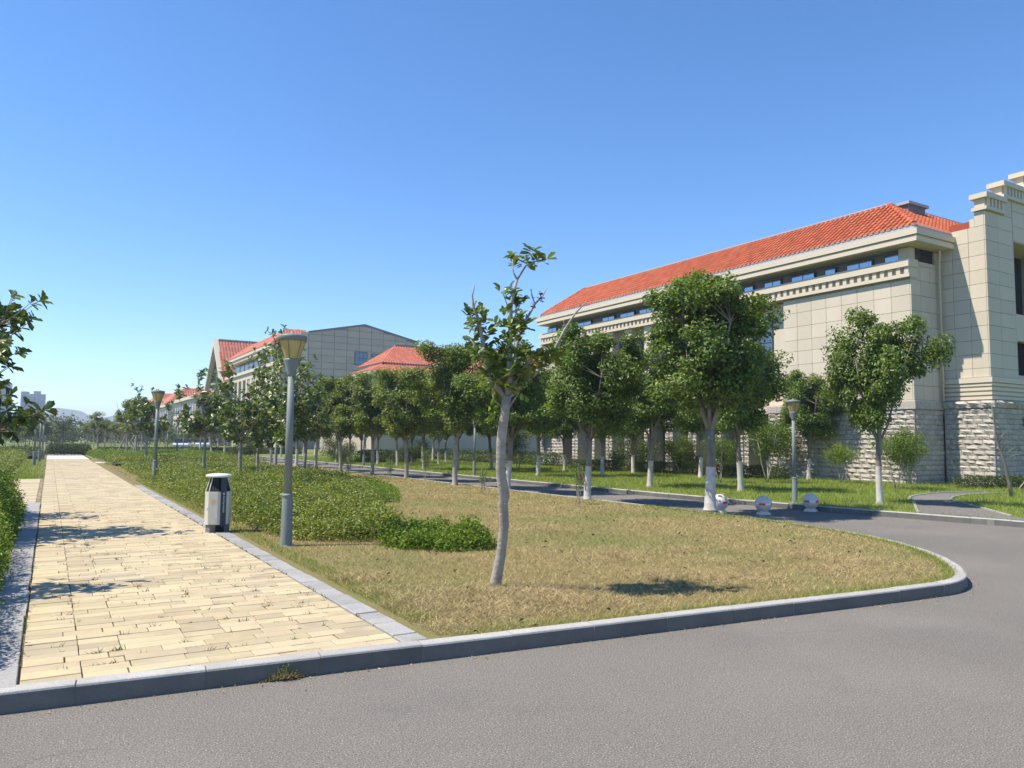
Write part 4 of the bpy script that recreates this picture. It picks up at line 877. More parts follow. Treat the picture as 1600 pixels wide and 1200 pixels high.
# hexagonal body, local +X towards the viewer
def hexa(w, d, n=0): return [(d, -w*.35), (d, w*.35), (0.02, w*.92), (-d, w*.35), (-d, -w*.35), (0.02, -w*.92)]
body = MB(); body.prism([(.17, -.085), (.17, .085), (.06, .195), (-.06, .195), (-.17, .085), (-.17, -.085), (-.06, -.195), (.06, -.195)], .13, .66); body.build('body', M['bin_beige'], rt)
def on_panel(name, m, u0, u1, z0, z1, out, side):       # quads on the angled panel between (.17,s*.085) and (.06,s*.195)
    a = np.array([.17, side*.085]); b = np.array([.06, side*.195]); t = b-a; nn = np.array([t[1], -t[0]])*side; nn = nn/np.linalg.norm(nn)
    p = [a+t*u0+nn*out, a+t*u1+nn*out]; q_ = [a+t*u0+nn*.0005, a+t*u1+nn*.0005]
    mb = MB(); mb.add([(*q_[0], z0), (*q_[1], z0), (*q_[1], z1), (*q_[0], z1), (*p[0], z0), (*p[1], z0), (*p[1], z1), (*p[0], z1)], [(0, 3, 2, 1), (4, 5, 6, 7), (0, 1, 5, 4), (1, 2, 6, 5), (2, 3, 7, 6), (3, 0, 4, 7)])
    return mb.build(name, m, rt)
on_panel('door', M['bin_beige'], .04, .96, .15, .645, .008, -1); on_panel('door', M['bin_beige'], .04, .96, .15, .645, .008, 1)
# orange ring emblem on the left door
a = np.array([.17, -.085]); b = np.array([.06, -.195]); mid = (a+b)/2; t = (b-a)/np.linalg.norm(b-a); nn = np.array([-t[1], t[0]]); nn = nn if nn@mid > 0 else -nn
em = MB()
for k in range(20):
    if k in (6, 13, 19): continue
    a0, a1 = k*math.tau/20, (k+1)*math.tau/20; P4 = []
    for aa, rr in ((a0, .028), (a1, .028), (a1, .043), (a0, .043)): P4.append((mid[0]+t[0]*rr*math.cos(aa)+nn[0]*.010, mid[1]+t[1]*rr*math.cos(aa)+nn[1]*.010, .50+rr*math.sin(aa)))
    em.add(P4, [(0, 1, 2, 3)])
for k in range(2):
    s = 1 if k else -1; P4 = [(mid[0]+t[0]*x_+nn[0]*.0104, mid[1]+t[1]*x_+nn[1]*.0104, .50+z_) for x_, z_ in ((s*.002, -.024*s), (s*.014, -.004*s), (s*.010, .014*s), (-s*.003, .0))]
    em.add(P4, [(0, 1, 2, 3)])
em.build('emblem', M['orange'], rt)
st = MB().box((.171, -.045, .10), (.185, .045, .90)).build('printed_strip', M['bin_dark'], rt)
MB().box((-.185, -.045, .10), (-.171, .045, .90)).build('printed_strip', M['bin_dark'], rt)
tx = MB()
for k in range(16):
    a0, a1 = k*math.tau/16, (k+1)*math.tau/16; tx.add([(.1858, .017*math.cos(a0), .625+.017*math.sin(a0)), (.1858, .017*math.cos(a1), .625+.017*math.sin(a1)), (.1858, .009*math.cos(a1), .625+.009*math.sin(a1)), (.1858, .009*math.cos(a0), .625+.009*math.sin(a0))], [(0, 3, 2, 1)])
rr = random.Random(5)
for k in range(8):                                     # column of small characters, too small to read
    z = .575-k*.034
    for zz in (.010, 0, -.010): tx.add([(.1858, -.013, z+zz-.0017), (.1858, .013, z+zz-.0017), (.1858, .013, z+zz+.0017), (.1858, -.013, z+zz+.0017)], [(0, 1, 2, 3)])
    yv = rr.choice([-.008, 0, .008]); tx.add([(.186, yv-.0016, z-.012), (.186, yv+.0016, z-.012), (.186, yv+.0016, z+.012), (.186, yv-.0016, z+.012)], [(0, 1, 2, 3)])
tx.build('lettering', M['white'], st)
nk = MB(); lo = [(.165, -.08), (.165, .08), (.055, .185), (-.055, .185), (-.165, .08), (-.165, -.08), (-.055, -.185), (.055, -.185)]; hi = [(p[0]*.62, p[1]*.62) for p in lo]
nk.add([(*p, .661) for p in lo]+[(*p, .89) for p in hi], [(i, (i+1) % 8, 8+(i+1) % 8, 8+i) for i in range(8)]+[tuple(range(8, 16))]); nk.build('hollow', M['black'], rt)
fr = MB()
for i in (1, 2, 5, 6): pass
for i in (2, 3, 6, 7): fr.tube([(*lo[i], .66), (hi[i][0]*1.05, hi[i][1]*1.05, .90)], [.009, .009], 4)
fr.build('frame', M['bin_beige'], rt)
MB().lathe([(.17, .89), (.20, .893), (.205, .91), (.198, .928), (.12, .945), (.01, .95)], 28).build('lid', M['bin_cap'], rt, True)
for s in (-1, 1): MB().box((-.06, s*.12-.05, -.01), (.08, s*.12+.05, .13)).build('foot', M['grey_wall'], rt)
MB().box((-.10, -.065, .0), (.10, .065, .129)).build('base', M['black'], rt)
MB().tube([(.075, -.205, .40), (.085, -.225, .40), (.085, -.225, .36)], [.006]*3, 6).build('handle', M['grey_trim'], rt)

# ============================================================ STONE BALL BOLLARDS
def make_ball():
    root = empty('stone_ball', (0, 0, -50)); R_ = .19; zc = .245
    MB().lathe([(.15, -.01), (.165, .0), (.155, .03), (.12, .065), (.09, .085)], 28).build('pedestal', M['bollard'], root, True)
    MB().lathe([(max(R_*math.sin(math.pi*k/20), .002), zc-R_*math.cos(math.pi*k/20)) for k in range(21)], 32).build('ball', M['bollard'], root, True)
    for k in range(8):
        mb = MB(); V = []; n = 6; rr_ = R_+.0025; a0, a1 = k*math.tau/8, (k+1)*math.tau/8
        z0, z1 = (-.012, .022)
        if k % 2: z0, z1 = (-.022, .026)
        for i in range(n+1):
            a = a0+(a1-a0)*i/n+0.001
            for z in (z0, z1): r_ = math.sqrt(rr_**2-z*z); V.append((r_*math.cos(a), r_*math.sin(a), zc+z))
        mb.add(V, [(2*i, 2*i+2, 2*i+3, 2*i+1) for i in range(n)]); mb.build('red_tape' if k % 2 else 'white_tape', M['red'] if k % 2 else M['tape_white'], root, True)
    remember(root); return root
BL = make_ball()
for px, py, rz, lab in [(1125, 801, .3, 'stone ball bollard partly behind the whitewashed trunk'), (1193, 804, .95, 'stone ball bollard in the middle of the three'), (1267, 799, .5, 'stone ball bollard closest to the far kerb and lamp')]:
    p = gp(px, py, 0); o = place(BL, p[0], p[1], 1.0, rz, lab, 'bollard', 'stone ball bollards across the road', z=0)

# ============================================================ STONE CUBES, CARS
cube = chamfer_mesh(.42, .42, .45, .03, M['seat_stone'])
for i, (px, py, lab) in enumerate([(284, 722, 'pale stone seat block in front, right one of the group'), (270, 722, 'pale stone seat block with a hollow side, middle of the group'), (249, 721, 'pale stone seat block half behind the second path lamp')]):
    x, y = row(px, py); o = link('stone_bench', cube); o.location = (x, y, ZL+.22); o.rotation_euler = (0, 0, .3+i*.2); tag(o, lab, 'stone seat', 'stone seat blocks by the path')
def make_car():
    root = empty('parked_car', (0, 0, -50)); b = MB()
    prof = [(-2.1, .35), (2.1, .35), (2.15, .7), (1.9, .88), (1.0, .95), (-1.9, .98), (-2.12, .8)]
    b.add([(x, -.85, z) for x, z in prof]+[(x, .85, z) for x, z in prof], [tuple(range(7)), tuple(range(13, 6, -1))]+[(i+7, (i+1) % 7+7, (i+1) % 7, i) for i in range(7)]); b.build('body', M['carpaint'], root)
    c = MB(); p2 = [(-1.7, .97), (1.0, .94), (.35, 1.4), (-1.2, 1.42)]
    c.add([(x, -.72, z) for x, z in p2]+[(x, .72, z) for x, z in p2], [tuple(range(4)), (7, 6, 5, 4)]+[(i+4, (i+1) % 4+4, (i+1) % 4, i) for i in range(4)]); c.build('window', M['glass_dark'], root)
    MB().add([(-1.2, -.7, 1.425), (.35, -.7, 1.405), (.35, .7, 1.405), (-1.2, .7, 1.425)], [(0, 1, 2, 3)]).build('roof', M['carpaint'], root)
    for x in (-1.3, 1.35):
        for y in (-.8, .8): MB().tube([(x, y-.1, .32), (x, y+.1, .32)], [.32, .32], 14).build('wheel', M['rubber'], root)
    remember(root); return root
CAR = make_car()
for x, y, lab in [(13.9, 100, 'silver car parked far down the road, left one'), (17.6, 108, 'silver car parked far down the road, right one')]:
    place(CAR, x, y, 1.0, 1.3, lab, 'car', 'cars parked far down the road', z=0.02)

# ============================================================ MAIN BUILDING
XW, YN, YF = 28.2, 16.9, 43.0
bld = empty('stone_base_building', (XW, YN, ZL), label='long cream panelled building with red tiled roof and split stone base', cat='building')
def B(name, m, *boxes, parent=bld):
    for a, b in boxes: o = MB().box(tuple(np.array(a)-OFF), tuple(np.array(b)-OFF)).build(name, m, parent)
    return o
OFF = np.array([XW, YN, ZL])
# backing walls (joint colour shows between the pieces)
XB, XR = 28.26, 29.05                   # backing plane of the face; recessed bay wall
bays = [25.0+1.7*k for k in range(9)]
B('backing_wall', M['mortar'], ((XB, YN+.06, -.2), (30.1, 23.85, 3.0)), ((XB, 40.2, -.2), (30.1, YF, 3.0)), ((XR, 23.85, -.2), (30.1, 40.2, 2.98)))
B('upper_wall', M['clad_joint'], ((XB, YN+.06, 3.0), (30.5, 22.85, 8.1)), ((XB, 40.2, 3.0), (30.5, YF, 8.1)))
B('bay_wall', M['clad'], ((28.75, 22.86, 3.35), (30.4, 40.19, 8.1)), ((XR-.01, 23.9, 2.6), (XR, 40.1, 2.98)), ((28.24, 22.86, 2.98), (30.45, 40.19, 3.34)))
B('core', M['clad'], ((29.5, YN+.5, 3.4), (45, YF-.5, 8.7)))
cnt_b = [0]; rest_s = MB(); rest_s.v = []
def stone_rows(parent, off, facing, fixed, a0, a1, z0, z1, limit=300, counter=None, restmb=None, bl=.40, bh=.2):
    rows = max(1, round((z1-z0)/bh)); bh = (z1-z0)/rows
    for j in range(rows):
        a = a0; firstl = bl*(.5 if j % 2 else 1)*rnd.uniform(.9, 1.1)
        while a < a1-.03:
            l_ = firstl if a == a0 else bl*rnd.uniform(.8, 1.25); b = min(a+l_, a1)
            if a1-b < .12: b = a1
            zc = z0+bh*(j+.5); g_ = .006; thick = .062*rnd.uniform(.6, 1.35)
            dims = (thick, b-a-2*g_, bh-2*g_)
            if facing == 'X': loc = (fixed+thick/2+.005, (a+b)/2, zc); rz = 0
            else: loc = ((a+b)/2, fixed+thick/2+.005, zc); rz = math.pi/2
            k = rnd.randrange(8); flip = rnd.choice([0, 1])
            if counter[0] < limit:
                o = link('stone_block', RBM[k], parent); o.location = tuple(np.array(loc)-off); o.scale = dims; o.rotation_euler = (math.pi*flip, 0, rz)
            else:
                n0 = len(restmb.v); vs = np.array(RB[k].v)*dims
                if flip: vs[:, 1:] *= -1
                if rz: vs = np.column_stack([-vs[:, 1], vs[:, 0], vs[:, 2]])
                vs = vs+np.array(loc)-off; restmb.add(vs, RB[k].f)
            counter[0] += 1; a = b
stone_rows(bld, OFF, 'X', XW-.02, YN, 23.82, 0.05, 2.98, 235, cnt_b, rest_s)
stone_rows(bld, OFF, 'X', XW-.02, 40.2, YF, 0.05, 2.98, 0, cnt_b, rest_s)
stone_rows(bld, OFF, 'X', XW-.02, 22.3, 22.31, 0.05, .06, 0, cnt_b, rest_s)
for k, yb in enumerate(bays):
    stone_rows(bld, OFF, 'X', XW-.02, yb, yb+.27, 0.05, 2.98, 0, cnt_b, rest_s, bl=.27); stone_rows(bld, OFF, 'X', XW-.02, yb+.33, yb+.6, 0.05, 2.98, 0, cnt_b, rest_s, bl=.27)
    p = B('pillar', M['stone'], ((XB, yb+.01, -.1), (XR-.01, yb+.59, 2.975)))
    B('groove', M['grey_wall'], ((XW+.01, yb+.275, 0), (XB, yb+.325, 2.97)), parent=p) if False else None
cR = [0]; stone_rows(bld, OFF, 'Y', YN-.02, 28.24, 30.1, 0.05, 2.98, 60, cR, rest_s)
tag(rest_s.build('stone_blocks_beyond', M['stone'], bld), kind='stuff')
B('coping', M['stone'], ((XW-.08, YN-.08, 2.99), (30.12, 23.84, 3.28)), ((XW-.08, 40.21, 2.99), (30.1, YF, 3.28)))
# low wall + windows in bays
for k in range(len(bays)+1):
    ya = 23.87 if k == 0 else bays[k-1]+.62; yb = bays[k]-.02 if k < len(bays) else 40.18
    if yb-ya < .3: continue
    w_ = B('window', M['frame'], ((XR-.03, ya+.05, .85), (XR-.005, yb-.05, 2.55)))
    ym = (ya+yb)/2
    for (c, d) in ((ya+.08, ym-.02), (ym+.02, yb-.08)):
        mb = MB().box(tuple(np.array((XR-.04, c, .9))-OFF), tuple(np.array((XR-.032, d, 2.5))-OFF)); mb.build('pane', M['glass_dark'], w_)
    # upper storey bay window and pilaster
    w2 = B('window', M['frame'], ((28.70, ya+.05, 4.0), (28.745, yb-.05, 7.6)))
    for (c, d) in ((ya+.08, ym-.02), (ym+.02, yb-.08)):
        for (e, f) in ((4.05, 5.1), (5.15, 6.3), (6.35, 7.55)):
            MB().box(tuple(np.array((28.685, c, e))-OFF), tuple(np.array((28.697, d, f))-OFF)).build('pane', M['glass_far'], w2)
    if k < len(bays): B('pilaster', M['trim'], ((XW+.02, bays[k], 3.36), (28.74, bays[k]+.6, 8.09)))
# cladding panels, near section
def panels(parent, off, facing, fixed, cuts, rowsz, m, name='panel', g_=.006, th=.05):
    for i in range(len(cuts)-1):
        for j in range(len(rowsz)-1):
            a, b, c, d = cuts[i]+g_, cuts[i+1]-g_, rowsz[j]+g_, rowsz[j+1]-g_
            if b-a < .05 or d-c < .05: continue
            if facing == 'X': lo_, hi_ = (fixed, a, c), (fixed+th, b, d)
            else: lo_, hi_ = (a, fixed, c), (b, fixed+th, d)
            o = link(name, chamfer_mesh(hi_[0]-lo_[0], hi_[1]-lo_[1], hi_[2]-lo_[2], .004, m), parent)
            o.location = tuple((np.array(lo_)+np.array(hi_))/2-off)
zr = [3.34, 3.9, 4.5, 5.1, 5.7, 6.2, 6.8, 7.42, 8.02]
panels(bld, OFF, 'X', XW, [YN+.05, 17.72, 18.46, 19.2, 19.94, 20.68, 21.42, 22.16, 22.9], zr, M['clad'])
panels(bld, OFF, 'X', XW, [40.2, 40.95, 41.7, 42.35, YF], zr, M['clad'])
panels(bld, OFF, 'Y', YN, [28.2, 28.85, 29.5, 30.19], zr+[8.6, 8.78][:2], M['clad'])
B('coping', M['trim'], ((XW-.03, YN-.03, 3.285), (30.13, 22.9, 3.335)))
# dentil cornice
yc0, yc1 = YN-.04, 42.8
B('cornice', M['trim'], ((XW-.16, yc0, 8.10), (28.62, yc1, 8.235)), ((XW-.22, yc0-.02, 8.50), (28.62, yc1, 8.80)))
B('cornice_back', M['trim'], ((XW-.02, yc0+.03, 8.236), (28.6, yc1-.02, 8.499)))
y = yc0+.03; dk = 0; dm = chamfer_mesh(.13, .17, .262, .004, M['trim'])
while y < yc1-.2 and dk < 110:
    o = link('dentil', dm, bld); o.location = tuple(np.array((XW-.09, y+.085, 8.3675))-OFF); y += .335; dk += 1
# return storey above panels
B('return_wall', M['clad'], ((28.26, YN+.06, 8.1), (28.62, YN+.5, 9.3)), ((28.66, YN+.02, 8.62), (30.19, YN+.4, 8.76)), ((29.92, YN+.02, 8.77), (30.19, YN+.4, 9.3)), ((28.26, YN+.02, 8.1), (30.19, YN+.06, 8.6)))
w_ = B('window', M['frame'], ((28.68, YN+.10, 8.78), (29.91, YN+.14, 9.32)))
for a, b in ((28.72, 29.1), (29.13, 29.5), (29.53, 29.88)): MB().box(tuple(np.array((a, YN+.085, 8.82))-OFF), tuple(np.array((b, YN+.095, 9.28))-OFF)).build('pane', M['glass_dark'], w_)
# recessed grey strip with windows
B('grey_strip', M['grey_wall'], ((28.62, YN+.25, 8.62), (28.9, YF-.3, 9.33)))
wins = [(17.26, 17.93, 1), (18.42, 19.64, 2), (20.13, 20.7, 1), (21.18, 22.44, 2), (22.98, 23.98, 2), (24.6, 25.2, 1), (25.8, 27.0, 2), (27.5, 28.1, 1), (28.6, 29.8, 2), (30.2, 31.2, 2), (31.6, 32.9, 2), (33.3, 34.6, 2), (35.1, 36.3, 2), (37.4, 38.9, 2), (39.4, 40.6, 2), (41.2, 42.2, 2)]
for a, b, n in wins:
    a += .25; b += .22
    w_ = B('window', M['frame'], ((28.50, a, 8.83), (28.617, b, 9.20)))
    for i in range(n):
        c = a+.04+(b-a-.04)*i/n; d = a+(b-a-.04)*(i+1)/n
        MB().box(tuple(np.array((28.485, c, 8.86))-OFF), tuple(np.array((28.497, d, 9.16))-OFF)).build('pane', M['glass'], w_)
# eaves
EX, EYn, EYf = 27.62, 16.28, 42.5
B('eaves', M['trim'], ((EX, EYn, 9.33), (31, EYf, 9.52)), ((EX+.05, EYn+.05, 9.521), (31, EYf, 9.575)), ((EX-.05, EYn-.05, 9.576), (31, EYf+.05, 9.80)))
B('gutter', M['grey_trim'], ((EX+.16, EYn+.16, 9.801), (31, EYf-.1, 9.97)))
# roof: three slopes and a flat top
def roof_slope(parent, off, e0, e1, t0, t1, m_under, m_tile, pitch=.25, course=.34, joined=True, ends=True):
    """corrugated slope between the eave line e0-e1 and the top line t0-t1 (may be shorter)"""
    e0, e1, t0, t1 = [np.array(p, float) for p in (e0, e1, t0, t1)]
    ax = (e1-e0)/np.linalg.norm(e1-e0); L = np.linalg.norm(e1-e0)
    up = (t0-e0)-ax*((t0-e0)@ax); S = np.linalg.norm(up); up = up/S; nr = np.cross(ax, up); nr = nr if nr[2] > 0 else -nr
    ta, tb = (t0-e0)@ax, (t1-e0)@ax
    und = MB(); und.add([p-off for p in (e0-nr*.02, e1-nr*.02, t1-nr*.02, t0-nr*.02)], [(0, 1, 2, 3)]); und.build('roof_deck', m_under, parent)
    V = []; Fq = []; n = int(L/pitch); prof = [(-.5, .0), (-.42, .0), (-.28, .055), (0, .08), (.28, .055), (.42, .0)]
    nc = int(S/course)+1; ev = []; ef = []
    for i in range(n+1):
        x = (i+.5)*pitch*L/(n*pitch+1e-9) if False else i*L/n
        # extent along the slope for this rib
        s1 = S
        if x < ta: s1 = S*x/max(ta, 1e-6)
        if x > tb: s1 = S*(L-x)/max(L-tb, 1e-6)
        s1 = min(s1, S)
        k = 0; s = -.06
        while s < s1-.05:
            se = min(s+course+.02, s1); n0 = len(V)
            for (q_, lift) in ((s, .022), (se, .0)):
                for (o, h) in prof[2:5]: V.append(e0+ax*(x+o*pitch*.95)+up*q_+nr*(h+lift)-off)
                V.append(e0+ax*(x-.36*pitch)+up*q_+nr*(lift-.01)-off); V.append(e0+ax*(x+.36*pitch)+up*q_+nr*(lift-.01)-off)
            # ring order: 3,0,1,2,4
            o_ = [3, 0, 1, 2, 4]
            for a in range(4): Fq.append((n0+o_[a], n0+o_[a+1], n0+5+o_[a+1], n0+5+o_[a]))
            if s < 0: ef.append(n0)
            s += course
    me = bpy.data.meshes.new('roof_tiles'); me.from_pydata([tuple(v) for v in V], [], Fq); me.materials.append(m_tile); me.update()
    tag(link('roof_tiles', me, parent), kind='stuff')
    if ends:
        em_ = MB()
        for n0 in ef:
            v = [V[n0+k] for k in (3, 0, 1, 2, 4)]; em_.add(v, [(0, 1, 2, 3, 4)])
        tag(em_.build('tile_ends', M['tile_end'], parent), kind='stuff')
    return up, nr
Xt, Yt0, Yt1, Zt, Ze = 30.35, 19.05, 40.7, 11.85, 10.0
ec = (27.82, 16.48, Ze); ef_ = (27.82, 42.25, Ze)
roof_slope(bld, OFF, ec, ef_, (Xt, Yt0, Zt), (Xt, Yt1, Zt), M['tile_under'], M['tile'])
roof_slope(bld, OFF, (42.0, 16.48, Ze), ec, (42.0, Yt0, Zt), (Xt, Yt0, Zt), M['tile_under'], M['tile'])
roof_slope(bld, OFF, ef_, (42, 42.25, Ze), (Xt, Yt1, Zt), (42, Yt1, Zt), M['tile_under'], M['tile'], ends=False)
B('roof_edge_trim', M['grey_trim'], ((Xt-.05, Yt0-.05, Zt-.02), (Xt+.12, Yt1, Zt+.10)), ((Xt+.121, Yt0-.05, Zt-.02), (42, Yt0+.12, Zt+.10)))
hp = MB()
for a, b in ((np.array(ec), np.array((Xt, Yt0, Zt))), (np.array(ef_), np.array((Xt, Yt1, Zt)))):
    n = 10
    for i in range(n): hp.tube([a+(b-a)*i/n+[0, 0, .06]-OFF, a+(b-a)*(i+1)/n+[0, 0, .05]-OFF], [.10, .085], 8)
tag(hp.build('hip_ridge', M['tile'], bld), kind='stuff')
# chimney
ch = B('chimney', M['grey_wall'], ((30.85, 18.5, 11.0), (32.1, 20.6, 11.85))); B('chimney_cap', M['grey_trim'], ((30.74, 18.39, 11.851), (32.22, 20.7, 11.97)), parent=bld)
rl = MB()
for x_ in np.linspace(30.8, 32.15, 8): rl.tube([(x_, 18.45, 11.97), (x_, 18.45, 12.04)], [.006]*2, 4)
for y_ in np.linspace(18.45, 20.6, 9): rl.tube([(30.8, y_, 11.97), (30.8, y_, 12.04)], [.006]*2, 4)
for i, v in enumerate(rl.v): rl.v[i] = tuple(np.array(v)-OFF)
rl.build('lightning_rail', M['grey_trim'], bld)
# drainpipe
dpp = MB(); dpp.tube([p-OFF for p in map(np.array, ((29.75, 16.62, 9.33), (29.75, 16.62, 9.1), (29.95, 16.76, 8.85), (29.95, 16.76, 3.3)))], [.045]*4, 10); dpp.build('drainpipe', M['trim'], bld, True)

# ============================================================ CORNER TOWER
TX, TY = 30.2, 15.1
tw = empty('stepped_gable_tower', (TX, TY, ZL), label='projecting cream tower with stepped dentil parapet at the right edge', cat='building')
OT = np.array([TX, TY, ZL])
def Tb(name, m, *boxes, parent=tw):
    for a, b in boxes: o = MB().box(tuple(np.array(a)-OT), tuple(np.array(b)-OT)).build(name, m, parent)
    return o
OX0, OX1 = 32.25, 35.6
Tb('backing_wall', M['clad_joint'], ((TX+.06, TY+.06, 4.1), (OX0, 16.85, 10.0)), ((TX+.06, TY+.06, 10.0), (OX0-.001, TY+.4, 10.62)), ((OX1, TY+.06, 4.1), (44, 16.8, 9.9)), ((OX1, TY+.06, 9.901), (44, TY+.4, 11.3)), ((OX0+.001, TY+.06, 9.7), (OX1-.001, TY+.4, 11.3)), ((TX+1.37, TY+.06, 10.63), (OX0, TY+.4, 11.3)))
Tb('core', M['clad'], ((OX0, 16.9, -.1), (44, 19.0, 9.9)), ((TX+.3, 16.86, 3.4), (OX0, 18.9, 9.9)))
Tb('stone_backing', M['mortar'], ((TX-.0, TY-.0, -.1), (44, 16.8, 3.02)))
ct = [0]; rs = MB()
stone_rows(tw, OT, 'X', TX-.14, TY-.12, 16.82, 0.05, 3.02, 300, ct, rs); stone_rows(tw, OT, 'Y', TY-.14, TX-.08, 37.5, 0.05, 3.02, 300, ct, rs)
tag(rs.build('stone_blocks_beyond', M['stone'], tw), kind='stuff')
# rusticated coping stones
for y0_ in np.arange(TY-.2, 16.8, .5): o = link('coping_stone', RBM[int(y0_*7) % 8], tw); o.scale = (.16, .49, .26); o.location = tuple(np.array((TX-.12, y0_+.25, 3.17))-OT)
for x0_ in np.arange(TX-.0, 37, .5): o = link('coping_stone', RBM[int(x0_*7) % 8], tw); o.scale = (.16, .49, .26); o.rotation_euler = (0, 0, math.pi/2); o.location = tuple(np.array((x0_+.25, TY-.12, 3.17))-OT)
Tb('coping_bed', M['stone'], ((TX-.1, TY-.1, 3.025), (44, 16.85, 3.3)))
for j in range(4): Tb('louvre', M['trim'], ((TX-.04, TY-.04, 3.36+.17*j), (44, 16.85, 3.47+.17*j)))
Tb('louvre_back', M['clad'], ((TX+.03, TY+.03, 3.3), (43.9, 16.84, 4.0)))
Tb('ledge', M['trim'], ((TX-.08, TY-.08, 4.0), (44, 16.86, 4.20)))
zt = [4.21, 4.55, 5.09, 5.63, 6.17, 6.71, 7.25, 7.79, 8.33, 8.9, 9.46, 10.03]
panels(tw, OT, 'X', TX, [TY+.05, 15.75, 16.38, 16.9], zt, M['clad'])
panels(tw, OT, 'Y', TY, [TX, 31.1, OX0-.04], zt+[10.6], M['clad']); panels(tw, OT, 'Y', TY, [TX+1.4, OX0-.04], [10.6, 11.28], M['clad'])
panels(tw, OT, 'X', TX, [TY+.05, TY+.40], [10.03, 10.6], M['clad'])
panels(tw, OT, 'Y', TY, [OX0, 33.4, 34.5, OX1], [9.70, 10.3, 10.9, 11.28], M['clad'])
panels(tw, OT, 'Y', TY, [OX1, 36.6, 37.6, 38.6], zt+[10.6, 11.28], M['clad'])
Tb('tower_opening', M['glass_dark'], ((OX0, 16.4, .3), (OX1, 16.5, 9.7)))
Tb('opening_side', M['clad'], ((OX0-.04, TY+.0, 4.21), (OX0-.002, 16.5, 9.695)), ((OX0-.04, TY, 9.66), (OX1, 16.5, 9.69)))
Tb('spandrel', M['trim'], ((OX0, 15.6, 5.85), (OX1, 15.9, 6.95)), ((OX0, 15.6, 4.21), (OX1, 15.9, 4.45)))
# stepped parapet
for x0_, x1_, zb, nd, zb0 in ((TX-.10, TX+1.38, 10.62, 5, 10.62), (TX+1.22, TX+3.05, 11.30, 7, 11.30), (TX+2.95, TX+5.6, 12.02, 10, 12.02)):
    Tb('parapet_ledge', M['trim'], ((x0_-.0, TY-.12, zb), (x1_, TY+.45, zb+.13)))
    Tb('parapet_block', M['clad'], ((x0_+.10, TY-.0, zb+.131), (x1_-.02, TY+.38, zb+.47)))
    Tb('parapet_cap', M['trim'], ((x0_-.03, TY-.16, zb+.471), (x1_+.02, TY+.5, zb+.66)))
    for k in range(nd):
        xx = x0_+.22+k*.25
        if xx+.13 < x1_: Tb('dentil', M['trim'], ((xx, TY-.09, zb+.131), (xx+.13, TY-.001, zb+.47)))
Tb('upper_gable', M['clad'], ((TX+2.9, TY+.01, 11.285), (TX+5.5, TY+.4, 12.02)), ((TX+1.4, TY+.01, 11.285), (TX+2.89, TY+.4, 11.30)))
# red flashing on top of the low return
Tb('red_flashing', M['tile_under'], ((TX+.04, TY+.42, 10.04), (TX+.5, 16.5, 10.30)))
Tb('wall_top', M['trim'], ((TX, TY+.40, 10.035), (TX+.5, TY+.58, 10.36)))
Tb('wall_plaque', M['grey_trim'], ((32.1, TY-.26, 2.35), (32.5, TY-.2, 2.75)))

# ============================================================ BUILDINGS BEHIND
def obj_builder(root, off):
    def f(name, m, *boxes, parent=root):
        for a, b in boxes: o = MB().box(tuple(np.array(a)-off), tuple(np.array(b)-off)).build(name, m, parent)
        return o
    return f
# hip roofed hall
HX, HY = 28.9, 75.6
hb = empty('hip_roof_hall', (HX, HY, ZL), label='low hall with a two tier red hip roof left of the bare magnolia', cat='building'); OH = np.array([HX, HY, ZL]); Hb = obj_builder(hb, OH)
Hb('wall', M['gable'], ((HX, HY, 0), (58, 94, 8.1)))
Hb('eaves', M['trim'], ((HX-.75, HY-.75, 8.25), (59, 81, 8.75)))
for k in range(12): wq = Hb('window', M['frame'], ((HX-.05, HY+.6+k*1.2, 6.3), (HX-.002, HY+1.3+k*1.2, 8.0)))
for k in range(10):
    wq = Hb('window', M['frame'], ((HX+.8+k*1.8, HY-.05, 6.4), (HX+2.1+k*1.8, HY-.002, 8.0)))
for j in range(24): Hb('stone_course', M['mortar'], ((HX-.01, HY-.015, .3+j*.22), (50, HY-.012, .32+j*.22))) if j < 12 else None
e0 = (HX-.6, HY-.6, 8.8); roof_slope(hb, OH, (58, HY-.6, 8.8), e0, (58, HY+1.6, 9.75), (HX+1.6, HY+1.6, 9.75), M['tile_far'], M['tile_far'], .32, .5, ends=False)
roof_slope(hb, OH, e0, (HX-.6, 82, 8.8), (HX+1.6, HY+1.6, 9.75), (HX+1.6, 80.5, 9.75), M['tile_far'], M['tile_far'], .32, .5, ends=False)
Hb('roof_step', M['grey_wall'], ((HX+1.5, HY+1.5, 9.72), (58, HY+1.75, 9.95)), ((HX+1.5, HY+1.5, 9.72), (HX+1.75, 81.5, 9.95)))
e0 = (HX+1.5, HY+1.6, 9.95); roof_slope(hb, OH, (58, HY+1.6, 9.95), e0, (58, HY+5.6, 12.35), (HX+4.6, HY+5.6, 12.35), M['tile_far'], M['tile_far'], .32, .5, ends=False)
roof_slope(hb, OH, e0, (HX+1.5, HY+9.6, 9.95), (HX+4.6, HY+5.6, 12.35), (HX+4.6, HY+5.7, 12.35), M['tile_far'], M['tile_far'], .32, .5, ends=False)
Hb('ridge_trim', M['grey_wall'], ((HX+4.5, HY+5.45, 12.33), (58, HY+5.75, 12.5)))
